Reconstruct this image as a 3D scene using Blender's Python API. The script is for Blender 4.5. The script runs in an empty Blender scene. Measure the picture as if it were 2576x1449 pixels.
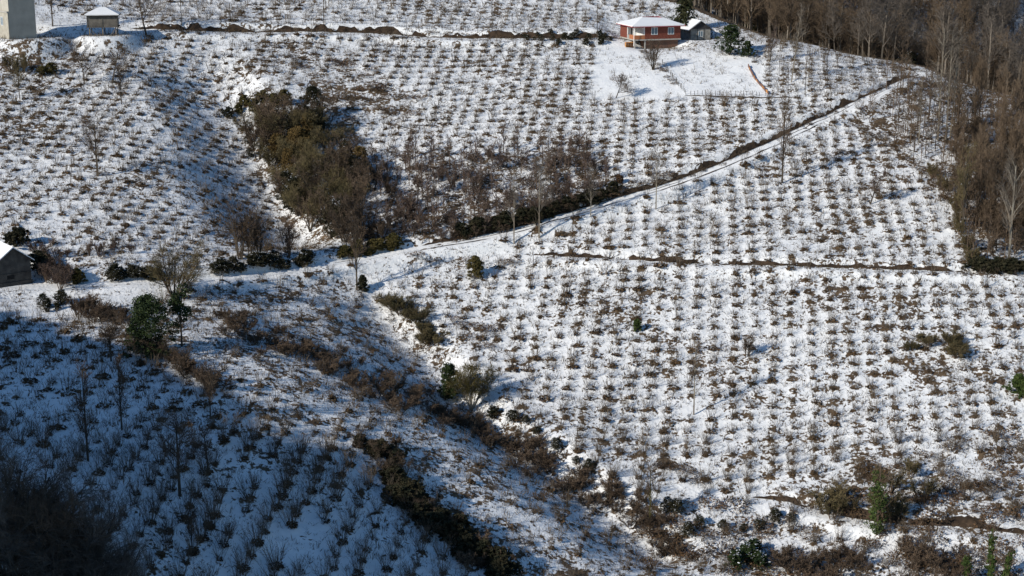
import bpy, math, random
import numpy as np
from mathutils import Vector, Matrix

# ------------------------------------------------------------------ camera, sky, sun, exposure
scn = bpy.context.scene
PITCH = math.radians(14.0)
HALF = math.radians(18.0)
cam_data = bpy.data.cameras.new("camera")
cam = bpy.data.objects.new("camera", cam_data)
scn.collection.objects.link(cam)
cam.location = (0, 0, 0)
cam.rotation_euler = (math.radians(90) - PITCH, 0, 0)
cam_data.sensor_width = 36
cam_data.lens = 18 / math.tan(HALF)
cam_data.clip_start = 1
cam_data.clip_end = 4000
scn.camera = cam

SUN_EL = math.radians(27.0)
SUN_H = (-0.84, -0.54)                      # horizontal direction towards the sun
_l = math.hypot(*SUN_H); SUN_H = (SUN_H[0] / _l, SUN_H[1] / _l)
SUN = np.array([SUN_H[0] * math.cos(SUN_EL), SUN_H[1] * math.cos(SUN_EL), math.sin(SUN_EL)])
world = bpy.data.worlds.new("World"); scn.world = world; world.use_nodes = True
nt = world.node_tree
sky = nt.nodes.new('ShaderNodeTexSky'); sky.sky_type = 'NISHITA'; sky.sun_disc = False
sky.sun_elevation = SUN_EL
sky.sun_rotation = math.atan2(SUN_H[0], SUN_H[1])
sky.air_density = 1.2; sky.dust_density = 0.3; sky.ozone_density = 3.0
hs = nt.nodes.new('ShaderNodeHueSaturation'); hs.inputs['Saturation'].default_value = 1.18
nt.links.new(sky.outputs[0], hs.inputs['Color']); nt.links.new(hs.outputs[0], nt.nodes['Background'].inputs[0])
nt.nodes['Background'].inputs[1].default_value = 0.09
sun_d = bpy.data.lights.new("sun", 'SUN'); sun_d.energy = 4.2; sun_d.angle = math.radians(0.5)
sun_d.color = (1.0, 0.925, 0.795)
sun_o = bpy.data.objects.new("sun", sun_d); scn.collection.objects.link(sun_o)
sun_o.rotation_euler = Vector(-SUN).to_track_quat('-Z', 'Y').to_euler()
scn.view_settings.view_transform = 'Standard'
scn.view_settings.look = 'None'
scn.view_settings.exposure = 0.08
scn.view_settings.gamma = 1.0
scn.render.film_transparent = False
scn.cycles.max_bounces = 4
scn.cycles.diffuse_bounces = 2
scn.cycles.glossy_bounces = 1
scn.cycles.transmission_bounces = 1
scn.cycles.transparent_max_bounces = 2

# ------------------------------------------------------------------ picture <-> ground
U0, V0, FPX = 1288.0, 724.5, 1288 / math.tan(HALF)
cP, sP = math.cos(PITCH), math.sin(PITCH)
def ray(u, v):
    a = (u - U0) / FPX; b = -(v - V0) / FPX
    return np.array([a, cP + b * sP, -sP + b * cP])
def proj(x, y, z):
    f = y * cP - z * sP; up = y * sP + z * cP
    f = np.where(f < 1, 1, f)
    return U0 + FPX * x / f, V0 - FPX * up / f
def at_y(u, v, y):
    d = ray(u, v); return d * (y / d[1])

# ------------------------------------------------------------------ noise
_tab = np.random.RandomState(7).rand(16, 257, 257)
def vnoise(x, y, scale, seed=0):
    x = np.asarray(x, float) / scale + 91.7 * seed; y = np.asarray(y, float) / scale + 37.3 * seed
    xi = np.floor(x); yi = np.floor(y); fx = x - xi; fy = y - yi
    fx = fx * fx * (3 - 2 * fx); fy = fy * fy * (3 - 2 * fy)
    a = xi.astype(int) % 256; b = yi.astype(int) % 256; T = _tab[seed % 16]
    return (T[a, b] * (1 - fx) + T[a + 1, b] * fx) * (1 - fy) + (T[a, b + 1] * (1 - fx) + T[a + 1, b + 1] * fx) * fy
def fbm(x, y, scale, seed=0, n=4):
    s = 0; a = 1; t = 0
    for i in range(n):
        s = s + a * vnoise(x, y, scale / 2 ** i, seed + i); t += a; a *= .5
    return s / t

# ------------------------------------------------------------------ the hillside as a height field
CTRL = [  # u, v, distance y
 (2000, 95, 330), (2000, 250, 298), (2000, 450, 270), (2000, 650, 247), (2000, 850, 228), (2000, 1050, 211), (2000, 1250, 195), (2000, 1449, 181),
 (1640, 110, 329), (1640, 250, 299), (1640, 420, 274), (1560, 520, 263), (1400, 250, 301), (1400, 420, 275),
 (2500, 650, 246), (2500, 850, 226), (2500, 1050, 209), (2500, 1250, 193), (2500, 1449, 179), (2450, 400, 276),
 (1500, 800, 234), (1500, 1000, 216), (1400, 700, 245), (1250, 620, 253),
 (1000, 0, 350), (1000, 82, 334), (1000, 180, 315), (1000, 300, 296), (1100, 420, 276), (1050, 540, 262), (960, 620, 253),
 (1600, 0, 357), (1850, 72, 343), (2000, 108, 333), (2330, 182, 314), (2480, 240, 303),
 (100, 20, 332), (100, 90, 317), (100, 250, 292), (100, 440, 263), (100, 620, 239), (100, 720, 227),
 (400, 0, 346), (400, 85, 325), (350, 250, 294), (350, 440, 265), (350, 620, 241), (420, 720, 229),
 (560, 250, 297), (650, 400, 280), (700, 500, 268), (780, 590, 256), (840, 650, 248), (920, 740, 240), (1060, 860, 228), (1150, 980, 217), (1350, 1110, 204), (1650, 1350, 187),
 (350, 860, 206), (150, 840, 208), (560, 950, 196), (700, 880, 209), (900, 980, 205), (1000, 1050, 199),
 (300, 1050, 184), (300, 1250, 166), (300, 1449, 152), (20, 1250, 162), (700, 1150, 181), (700, 1300, 170), (700, 1449, 160),
 (1000, 1250, 181), (1050, 1449, 167), (1300, 1300, 184), (1400, 1449, 173),
]
CW = [(-130, 330, -17), (-130, 240, -46), (-115, 160, -62), (-105, 205, -54), (140, 250, -57), (135, 190, -78), (0, 110, -86), (0, 40, -75), (-150, 40, -66), (160, 60, -75),
      (-120, 420, 12), (0, 420, 4), (60, 400, -8), (-60, 470, 24), (60, 470, 14), (160, 320, -40), (160, 400, -30), (-220, 300, -25), (-220, 180, -55), (230, 220, -65), (200, 460, -20)]
_P = np.array([at_y(*c) for c in CTRL] + [np.array(c, float) for c in CW])
def tps_fit(P, lam=30.0):
    n = len(P); d = np.hypot(P[:, None, 0] - P[None, :, 0], P[:, None, 1] - P[None, :, 1])
    K = np.where(d > 0, d * d * np.log(np.maximum(d, 1e-9)), 0) + lam * np.eye(n)
    Q = np.c_[np.ones(n), P[:, :2]]
    A = np.block([[K, Q], [Q.T, np.zeros((3, 3))]])
    return np.linalg.solve(A, np.r_[P[:, 2], 0, 0, 0])
_w = tps_fit(_P)
def tps(x, y):
    s = _w[-3] + _w[-2] * x + _w[-1] * y
    for i in range(len(_P)):
        r2 = (x - _P[i, 0]) ** 2 + (y - _P[i, 1]) ** 2 + 1e-9
        s = s + _w[i] * .5 * r2 * np.log(r2)
    return s
def spaced(lo, hi, a, b, st):
    fine = list(np.arange(a, b + 1e-6, st)); left = []; right = []
    p, s = a, st
    while p > lo: s = min(s * 1.12, 12); p -= s; left.append(p)
    p, s = b, st
    while p < hi: s = min(s * 1.12, 12); p += s; right.append(p)
    return np.array(left[::-1] + fine + right)
XS = spaced(-330, 420, -118, 122, .5)
YS = spaced(-60, 480, 142, 372, .5)
GX, GY = np.meshgrid(XS, YS, indexing='ij')
GZ = tps(GX, GY)
def H(x, y, Z=None):
    Z = GZ if Z is None else Z
    x = np.clip(np.asarray(x, float), XS[0] + .01, XS[-1] - .01); y = np.clip(np.asarray(y, float), YS[0] + .01, YS[-1] - .01)
    i = np.clip(np.searchsorted(XS, x) - 1, 0, len(XS) - 2); j = np.clip(np.searchsorted(YS, y) - 1, 0, len(YS) - 2)
    fx = (x - XS[i]) / (XS[i + 1] - XS[i]); fy = (y - YS[j]) / (YS[j + 1] - YS[j])
    return (Z[i, j] * (1 - fx) + Z[i + 1, j] * fx) * (1 - fy) + (Z[i, j + 1] * (1 - fx) + Z[i + 1, j + 1] * fx) * fy
_ts = np.arange(110, 475, .25)
def G(u, v):
    """point of the ground seen at picture position (u, v)"""
    d = ray(u, v) / ray(u, v)[1]
    below = _ts * d[2] < H(_ts * d[0], _ts)
    k = int(np.argmax(below)) if below.any() else len(_ts) - 1
    a, b = _ts[max(k - 1, 0)], _ts[k]
    for _ in range(8):
        m = (a + b) / 2
        if m * d[2] < H(m * d[0], m): b = m
        else: a = m
    return np.array([b * d[0], b, H(b * d[0], b)])
def GL(pts): return np.array([G(*p) for p in pts])
def seg_dist(x, y, L):
    """distance to a polyline, signed (+ on its left), and the run along it"""
    best = np.full(np.shape(x), 1e9); sg = np.zeros(np.shape(x)); run = np.zeros(np.shape(x)); acc = 0
    for a, b in zip(L[:-1, :2], L[1:, :2]):
        e = b - a; n = math.hypot(*e)
        t = np.clip(((x - a[0]) * e[0] + (y - a[1]) * e[1]) / (n * n), 0, 1)
        dx = x - a[0] - t * e[0]; dy = y - a[1] - t * e[1]
        d = np.hypot(dx, dy); m = d < best
        best = np.where(m, d, best); sg = np.where(m, np.sign(e[0] * dy - e[1] * dx), sg); run = np.where(m, acc + t * n, run)
        acc += n
    return best, sg, run, acc
def sstep(a, b, x):
    t = np.clip((x - a) / (b - a), 0, 1); return t * t * (3 - 2 * t)
def resample(L, st):
    d = np.r_[0, np.cumsum(np.hypot(np.diff(L[:, 0]), np.diff(L[:, 1])))]
    s = np.linspace(0, d[-1], max(2, int(d[-1] / st)))
    # smooth the corners a little
    X = np.interp(s, d, L[:, 0]); Y = np.interp(s, d, L[:, 1])
    k = max(1, int(3 / st)); ker = np.ones(2 * k + 1) / (2 * k + 1)
    for A in (X, Y):
        p = np.r_[2 * A[0] - A[k:0:-1], A, 2 * A[-1] - A[-2:-k - 2:-1]] if len(A) > k + 2 else None
        if p is not None: A[:] = np.convolve(p, ker, 'valid')
    return np.c_[X, Y]

# picture lines that shape the ground (all run left to right in the picture, uphill on their left)
UPPER_ROAD = [(330, 72), (400, 78), (500, 80), (640, 82), (760, 83), (880, 83), (960, 83), (1030, 94), (1120, 96), (1210, 98), (1300, 99), (1400, 99), (1500, 97), (1560, 95)]
TRACK = [(-60, 712), (60, 716), (240, 712), (420, 706), (560, 697), (700, 682), (830, 660), (950, 640), (1060, 622), (1180, 602), (1260, 585), (1360, 560), (1460, 530), (1560, 500), (1640, 478), (1720, 450), (1800, 418), (1880, 384), (1960, 345), (2040, 308), (2120, 272), (2200, 235), (2260, 206), (2310, 186)]
TERRACE = [(1310, 638), (1390, 644), (1480, 650), (1560, 656), (1640, 660), (1720, 664), (1820, 668), (1960, 670), (2120, 676), (2260, 680), (2420, 684), (2560, 688), (2620, 690)]
LOW_BANK = [(1890, 1246), (1960, 1252), (2030, 1272), (2090, 1294), (2160, 1310), (2240, 1322), (2330, 1326), (2420, 1326), (2500, 1338), (2600, 1346)]
RIDGE = [(1600, -4), (1720, 22), (1850, 72), (2000, 108), (2160, 145), (2300, 166), (2340, 186), (2389, 207), (2458, 230), (2507, 240)]
SHADE = [(20, 792), (60, 800), (200, 838), (330, 868), (420, 905), (520, 965), (640, 1030), (760, 1085), (870, 1128), (980, 1200), (1060, 1270), (1110, 1350), (1150, 1449), (1180, 1540)]
upL, trL, teL, lbL = GL(UPPER_ROAD), GL(TRACK), GL(TERRACE), GL(LOW_BANK)
rgL = GL(RIDGE)
rgL = np.r_[[[-40, 470, 0], [0, 400, 0]], rgL, [rgL[-1] + [14, -6, -2], rgL[-1] + [40, -30, -8], rgL[-1] + [90, -75, -20]]]

def bank(L, hb, w, flat, end=6):
    """cut a level track into the slope and leave a bank on its uphill side"""
    global GZ
    Ls = np.c_[resample(L, 1.0), np.zeros(len(resample(L, 1.0)))]
    d, s, run, tot = seg_dist(GX, GY, Ls)
    d = d * s
    fade = sstep(0, end, run) * sstep(0, end, tot - run)
    if flat:
        zc = H(Ls[:, 0], Ls[:, 1]); k = 6; zc = np.convolve(np.r_[[zc[0]] * k, zc, [zc[-1]] * k], np.ones(2 * k + 1) / (2 * k + 1), 'valid')
        cum = np.r_[0, np.cumsum(np.hypot(np.diff(Ls[:, 0]), np.diff(Ls[:, 1])))]
        zl = np.interp(run, cum, zc)
        m = (1 - sstep(flat * .5, flat * .5 + 1.6, np.abs(d + flat * .5))) * fade
        GZ = GZ * (1 - m) + (zl + .12 * (d + flat * .5)) * m
    hv = hb * (.75 + .5 * vnoise(run, run * 0, 7, 3))
    GZ = GZ + hv * sstep(-.1, .8, d) * np.exp(-np.maximum(d - .8, 0) / w) * fade
for _a in ((upL, 1.5, 9, 3.0), (trL, 1.0, 7, 3.2), (teL, .8, 8, 1.6), (lbL, 1.0, 6, 2.2)): bank(*_a)

# the spur ends at a crest on the right; behind it the ground falls into the next valley
_d, _s, _r, _t = seg_dist(GX, GY, np.c_[resample(rgL, 2.0), np.zeros(len(resample(rgL, 2.0)))])
_d = _d * _s
CREST = _d                                             # + behind the crest
_e = np.maximum(_d - 1.0, 0)
GZ = GZ - np.where(_e < 6, .05 * _e ** 2, 1.8 + .6 * (_e - 6))
# the two folds: the gully at the upper left and the valley through the middle
def fold(pts, depth, wl, wr):
    global GZ
    L = resample(GL(pts), 2.0); d, s, run, tot = seg_dist(GX, GY, np.c_[L, np.zeros(len(L))])
    prof = np.where(s < 0, 1 - sstep(0, wl, d), 1 - sstep(0, wr, d)) * sstep(0, 25, run) * sstep(0, 14, tot - run)
    GZ = GZ - depth * prof
FOLD1 = [(470, 84), (500, 120), (550, 200), (600, 290), (640, 380), (690, 490), (760, 590), (800, 640)]
FOLD2 = [(860, 680), (920, 740), (1060, 860), (1150, 980), (1240, 1060), (1360, 1130), (1500, 1240), (1650, 1350), (1740, 1460)]
_f2 = GL(FOLD2)
fold(FOLD1, 4.2, 17, 10)
L_ = resample(_f2, 2.0); _dd, _ss, _rr, _tt = seg_dist(GX, GY, np.c_[L_, np.zeros(len(L_))])
GZ = GZ - 2.6 * np.where(_ss < 0, 1 - sstep(0, 13, _dd), 1 - sstep(0, 6, _dd)) * sstep(0, 15, _rr) * sstep(0, 10, _tt - _rr)
# small relief
GZ = GZ + .55 * (fbm(GX, GY, 16, 1, 3) - .5) + .26 * (fbm(GX, GY, 3.0, 4, 3) - .5)
# the hill to the left of the view that shades the lower left slope
CRESTPTS = []
for u, v in SHADE:
    p = G(u, v); CRESTPTS.append(p + SUN * 150)
CRESTPTS = np.array(CRESTPTS)
_x = CRESTPTS[-1] + np.array([2, -42, -2]); CRESTPTS = np.r_[[CRESTPTS[0] + [-40, 26, -12]], CRESTPTS, [_x]]
def crest_hill():
    global GZ
    best = np.full(GX.shape, -1e9)
    for a, b in zip(CRESTPTS[:-1], CRESTPTS[1:]):
        e = (b - a)[:2]; n = math.hypot(*e)
        t = np.clip(((GX - a[0]) * e[0] + (GY - a[1]) * e[1]) / (n * n), 0, 1)
        d = np.hypot(GX - a[0] - t * e[0], GY - a[1] - t * e[1])
        side = e[0] * (GY - a[1]) - e[1] * (GX - a[0])
        z = a[2] + t * (b[2] - a[2]) + 4.0 * (vnoise(GX, GY, 3.2, 5) - .5) - np.where(side > 0, .95 * d, .5 * d)
        best = np.maximum(best, z)
    GZ = np.maximum(GZ, best)
crest_hill()
# ------------------------------------------------------------------ materials
def new_mat(name, rough=.85):
    m = bpy.data.materials.new(name); m.use_nodes = True
    b = m.node_tree.nodes['Principled BSDF']; b.inputs['Roughness'].default_value = rough
    b.inputs['Specular IOR Level'].default_value = .25
    return m, m.node_tree, b
def nz(t, scale, detail=2, vec=None, dist=0):
    n = t.nodes.new('ShaderNodeTexNoise'); n.inputs['Scale'].default_value = scale; n.inputs['Detail'].default_value = detail
    n.inputs['Distortion'].default_value = dist
    if vec is not None: t.links.new(vec, n.inputs['Vector'])
    return n.outputs['Fac']
def ramp(t, x, a, b, c0=(0, 0, 0, 1), c1=(1, 1, 1, 1)):
    r = t.nodes.new('ShaderNodeMapRange'); r.inputs[1].default_value = a; r.inputs[2].default_value = b
    t.links.new(x, r.inputs[0]); return r.outputs[0]
def math_(t, op, a, b):
    n = t.nodes.new('ShaderNodeMath'); n.operation = op
    for k, v in ((0, a), (1, b)):
        if isinstance(v, (int, float)): n.inputs[k].default_value = v
        else: t.links.new(v, n.inputs[k])
    return n.outputs[0]
def mix(t, f, a, b):
    n = t.nodes.new('ShaderNodeMix'); n.data_type = 'RGBA'
    if isinstance(f, (int, float)): n.inputs[0].default_value = f
    else: t.links.new(f, n.inputs[0])
    for k, v in ((6, a), (7, b)):
        if isinstance(v, tuple): n.inputs[k].default_value = (*v, 1)
        else: t.links.new(v, n.inputs[k])
    return n.outputs[2]
def gpos(t): return t.nodes.new('ShaderNodeNewGeometry').outputs['Position']
def opos(t): return t.nodes.new('ShaderNodeTexCoord').outputs['Object']
def two(name, c1, c2, scale=.5, rough=.85, lo=.35, hi=.65, bump=0, local=False, detail=3):
    m, t, b = new_mat(name, rough)
    p = opos(t) if local else gpos(t)
    f = ramp(t, nz(t, scale, detail, p), lo, hi)
    t.links.new(mix(t, f, c1, c2), b.inputs['Base Color'])
    if bump:
        bp = t.nodes.new('ShaderNodeBump'); bp.inputs['Strength'].default_value = bump; bp.inputs['Distance'].default_value = .05
        t.links.new(nz(t, scale * 6, 4, p), bp.inputs['Height']); t.links.new(bp.outputs[0], b.inputs['Normal'])
    return m
M = {}
M['stem'] = two('hazel_bark', (.085, .068, .052), (.15, .12, .09), .3)
M['litter'] = two('leaf_litter', (.052, .032, .018), (.125, .078, .04), .25)
M['litter_grey'] = two('grey_litter', (.05, .038, .028), (.10, .075, .05), .4)
M['bark'] = two('dark_bark', (.045, .036, .028), (.10, .08, .06), .8)
M['pale_bark'] = two('pale_bark', (.30, .27, .22), (.16, .13, .10), .35)
M['twig'] = two('brown_twigs', (.085, .06, .042), (.14, .10, .07), .3)
M['red_twig'] = two('reddish_twigs', (.098, .066, .054), (.14, .104, .086), .3)
M['olive_twig'] = two('olive_twigs', (.10, .084, .04), (.15, .118, .06), .3)
M['grey_twig'] = two('grey_twigs', (.10, .085, .07), (.16, .14, .12), .3)
M['forest'] = two('far_wood_bark', (.098, .070, .047), (.155, .112, .076), .045)
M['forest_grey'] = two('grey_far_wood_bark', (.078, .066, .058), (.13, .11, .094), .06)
M['evergreen'] = two('evergreen_leaves', (.014, .028, .010), (.04, .06, .018), .9)
M['dark_green'] = two('dark_bramble_leaves', (.020, .024, .012), (.05, .042, .022), .9)
M['olive'] = two('olive_leaves', (.07, .062, .02), (.12, .095, .032), .7)
M['ivy'] = two('ivy_leaves', (.034, .06, .014), (.075, .105, .026), 1.5)
M['conifer'] = two('conifer_needles', (.02, .03, .013), (.05, .05, .022), .7)
M['rust'] = two('dead_fern', (.088, .048, .026), (.145, .085, .044), .5)
M['ochre'] = two('ochre_leaves', (.10, .066, .022), (.15, .10, .036), .5)
M['soil'] = two('bare_soil', (.022, .015, .011), (.07, .045, .028), .8, bump=.6)
M['straw'] = two('dry_grass', (.12, .088, .05), (.07, .05, .032), .4)
M['snowcap'] = two('snow_cap', (.80, .82, .86), (.86, .87, .89), .6, .6, bump=.15)
def snow_ground(name, thr=.55, soft=.04, brown=((.07, .047, .03), (.15, .105, .065))):
    m, t, b = new_mat(name, .7)
    p = gpos(t)
    at = t.nodes.new('ShaderNodeAttribute'); at.attribute_name = 'bare'
    big = nz(t, .07, 4, p); mid = nz(t, .5, 6, p, .6); fine = nz(t, 2.0, 5, p, .5)
    s = math_(t, 'ADD', math_(t, 'MULTIPLY', mid, .48), math_(t, 'MULTIPLY', fine, .52))
    s = math_(t, 'ADD', s, math_(t, 'MULTIPLY', math_(t, 'SUBTRACT', big, .5), .28))
    s = math_(t, 'ADD', s, at.outputs['Fac'])
    f = ramp(t, s, thr, thr + soft)
    col = mix(t, ramp(t, nz(t, 1.1, 3, p), .35, .65), *brown)
    sn = mix(t, ramp(t, nz(t, .8, 4, p), .3, .7), (.78, .80, .83), (.87, .88, .90))
    t.links.new(mix(t, f, sn, col), b.inputs['Base Color'])
    bp = t.nodes.new('ShaderNodeBump'); bp.inputs['Strength'].default_value = .75; bp.inputs['Distance'].default_value = .16
    t.links.new(math_(t, 'ADD', math_(t, 'MULTIPLY', nz(t, 2.2, 6, p), 1.0), math_(t, 'MULTIPLY', f, -.25)), bp.inputs['Height'])
    t.links.new(bp.outputs[0], b.inputs['Normal'])
    return m
M['snow'] = snow_ground('thin_snow_cover')
M['track'] = snow_ground('trodden_snow', .60, .05)
M['pale_far'] = two('pale_far_trunks', (.22, .19, .16), (.13, .11, .09), .06)
M['farfloor'] = snow_ground('far_wood_floor', .47, .10, ((.05, .036, .025), (.085, .06, .042)))

# ------------------------------------------------------------------ mesh helpers
def mk(name, verts, quads, mats, midx=None, parent=None, smooth=False, attr=None, loc=None):
    me = bpy.data.meshes.new(name)
    verts = np.asarray(verts, np.float32).reshape(-1, 3); quads = np.asarray(quads, np.int32).reshape(-1, 4)
    me.vertices.add(len(verts)); me.vertices.foreach_set('co', verts.ravel())
    me.loops.add(quads.size); me.loops.foreach_set('vertex_index', quads.ravel())
    me.polygons.add(len(quads)); me.polygons.foreach_set('loop_start', np.arange(0, quads.size, 4, dtype=np.int32))
    for m in (mats if isinstance(mats, (list, tuple)) else [mats]): me.materials.append(m if not isinstance(m, str) else M[m])
    if midx is not None: me.polygons.foreach_set('material_index', np.asarray(midx, np.int32))
    me.polygons.foreach_set('use_smooth', np.full(len(quads), smooth))
    if attr is not None:
        a = me.attributes.new('bare', 'FLOAT', 'POINT'); a.data.foreach_set('value', np.asarray(attr, np.float32).ravel())
    me.update(calc_edges=True)
    o = bpy.data.objects.new(name, me); scn.collection.objects.link(o)
    if parent is not None: o.parent = parent
    if loc is not None: o.location = loc
    return o
def tag(o, label, cat, group=None, kind=None):
    if label: o['label'] = label
    if cat: o['category'] = cat
    if group: o['group'] = group
    if kind: o['kind'] = kind
    return o
def empty(name, loc, label, cat, group=None, rz=0, sc=1):
    o = bpy.data.objects.new(name, None); scn.collection.objects.link(o)
    o.empty_display_size = .3
    o.location = loc; o.rotation_euler = (0, 0, rz); o.scale = (sc, sc, sc) if not isinstance(sc, tuple) else sc
    return tag(o, label, cat, group)
TW = 1.7
class Geo:
    """quads with material slots, collected in numpy arrays"""
    def __init__(s): s.v = []; s.q = []; s.m = []; s.n = 0
    def add(s, v, q, m=0):
        v = np.asarray(v, float).reshape(-1, 3); q = np.asarray(q, int).reshape(-1, 4)
        s.v.append(v); s.q.append(q + s.n); s.m.append(np.full(len(q), m)); s.n += len(v); return s
    def prisms(s, p0, p1, r0, r1, m=0):
        ax = p1 - p0; ln = np.linalg.norm(ax, axis=1, keepdims=True); ax = ax / np.maximum(ln, 1e-9)
        ref = np.where(np.abs(ax[:, 2:3]) > .9, [[1., 0, 0]], [[0., 0, 1]])
        e1 = np.cross(ax, ref); e1 /= np.maximum(np.linalg.norm(e1, axis=1, keepdims=True), 1e-9); e2 = np.cross(ax, e1)
        ring = [e1 * math.cos(k * 2.0944) + e2 * math.sin(k * 2.0944) for k in range(3)]
        V = np.stack([p0 + r * r0[:, None] for r in ring] + [p1 + r * r1[:, None] for r in ring], 1)
        b = np.arange(len(p0))[:, None, None] * 6
        Q = b + np.array([[0, 1, 4, 3], [1, 2, 5, 4], [2, 0, 3, 5]])[None]
        return s.add(V, Q, m)
    def ribbons(s, p0, p1, r0, r1, rng, m=0):
        ax = p1 - p0; w = np.cross(ax, rng.normal(size=ax.shape) * [1, .35, .6]); w /= np.maximum(np.linalg.norm(w, axis=1, keepdims=True), 1e-9)
        r0 = r0 * TW; r1 = r1 * TW
        V = np.stack([p0 - w * r0[:, None], p0 + w * r0[:, None], p1 + w * r1[:, None], p1 - w * r1[:, None]], 1)
        return s.add(V, np.arange(len(p0) * 4), m)
    def leaves(s, c, size, rng, m=0, flat=0.):
        n = len(c); a = rng.normal(size=(n, 3)); a[:, 2] *= (1 - flat); a /= np.linalg.norm(a, axis=1, keepdims=True)
        b = np.cross(a, rng.normal(size=(n, 3))); b[:, 2] *= (1 - flat); b /= np.maximum(np.linalg.norm(b, axis=1, keepdims=True), 1e-9)
        sz = (np.asarray(size) * (.6 + .8 * rng.rand(n)))[:, None]
        V = np.stack([c - a * sz, c + b * sz * .55, c + a * sz, c - b * sz * .55], 1)
        return s.add(V, np.arange(n * 4), m)
    def arrays(s): return np.concatenate(s.v), np.concatenate(s.q), np.concatenate(s.m)
    def obj(s, name, mats, parent=None, **k):
        v, q, m = s.arrays(); return mk(name, v, q, mats, m, parent, **k)
def merge(variants, pick, pos, rz, sc, name, mats, **k):
    """many transformed copies of the variants in one mesh (for what nobody could count)"""
    VV = []; QQ = []; MM = []; n = 0
    for i, (v, q, m) in enumerate(variants):
        I = np.where(pick == i)[0]
        if not len(I): continue
        c, s_ = np.cos(rz[I])[:, None], np.sin(rz[I])[:, None]; S = sc[I]
        if S.ndim == 1: S = np.stack([S, S, S], 1)
        x, y, z = v[None, :, 0] * S[:, :1], v[None, :, 1] * S[:, 1:2], v[None, :, 2] * S[:, 2:]
        W = np.stack([x * c - y * s_ + pos[I, 0:1], x * s_ + y * c + pos[I, 1:2], z + pos[I, 2:3]], -1)
        off = n + np.arange(len(I))[:, None, None] * len(v)
        VV.append(W.reshape(-1, 3)); QQ.append((q[None] + off).reshape(-1, 4)); MM.append(np.tile(m, len(I))); n += len(I) * len(v)
    return mk(name, np.concatenate(VV), np.concatenate(QQ), mats, np.concatenate(MM), **k)

# ------------------------------------------------------------------ branching
class Br: pass
SPR = 1.0
def br(P, D, L, R, C):
    b = Br(); b.P, b.D, b.L, b.R, b.C = [np.asarray(a, float) for a in (P, D, L, R, C)]
    return b
def unit(a): return a / np.maximum(np.linalg.norm(a, axis=-1, keepdims=True), 1e-9)
def at(b, t, i=slice(None)): return b.P[i] + b.L[i, None] * (b.D[i] * t[:, None] + b.C[i] * (t ** 2)[:, None])
def spawn(rng, b, n, t0, t1, lf, ang, curl, rf, taper=.5, rmin=.008, wob=.12):
    M_ = len(b.P); i = np.repeat(np.arange(M_), n)
    rmin = rmin * SPR
    t = t0 + (t1 - t0) * (np.tile(np.arange(n), M_) + rng.rand(M_ * n)) / n
    T = unit(b.D[i] + 2 * b.C[i] * t[:, None])
    pr = unit(np.cross(T, rng.normal(size=T.shape)))
    a = ang * (.7 + .6 * rng.rand(len(t)))
    D = T * np.cos(a)[:, None] + pr * np.sin(a)[:, None]
    L = b.L[i] * lf * (1 - taper * t) * (.65 + .6 * rng.rand(len(t)))
    R = np.maximum(b.R[i] * (1 - .7 * t) * rf, rmin)
    C = rng.normal(size=T.shape) * wob; C[:, 2] += curl
    return br(at(b, t, i), D, L, R, C)
def segs(b, k, tip=.35):
    p0 = []; p1 = []; r0 = []; r1 = []
    for j in range(k):
        a, c = np.full(len(b.P), j / k), np.full(len(b.P), (j + 1) / k)
        p0.append(at(b, a)); p1.append(at(b, c)); r0.append(b.R * (1 - (1 - tip) * a)); r1.append(b.R * (1 - (1 - tip) * c))
    return [np.concatenate(x) for x in (p0, p1, r0, r1)]
def cat(*bs): return br(*[np.concatenate([getattr(b, k) for b in bs]) for k in 'PDLRC'])
def trunk(h, r, lean=(0, 0), bend=(0, 0)):
    return br([[0, 0, -.3]], [unit(np.array([lean[0], lean[1], 1.]))], [h + .3], [r], [[bend[0], bend[1], 0]])
def stems(rng, n, h, spread, r, base=.25, hv=.35, bend=.18):
    a = rng.rand(n) * 6.283; k = spread * (.25 + .75 * rng.rand(n))
    D = np.stack([np.cos(a) * np.sin(k), np.sin(a) * np.sin(k), np.cos(k)], 1)
    P = np.stack([np.cos(a) * base * rng.rand(n), np.sin(a) * base * rng.rand(n), np.full(n, -.12)], 1)
    C = D * [1, 1, 0] * bend * rng.normal(.6, .8, size=(n, 1)); C[:, 2] -= .06 * rng.rand(n)
    return br(P, D, h * (1 - hv * rng.rand(n)), np.full(n, r) * (.7 + .6 * rng.rand(n)), C)
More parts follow.
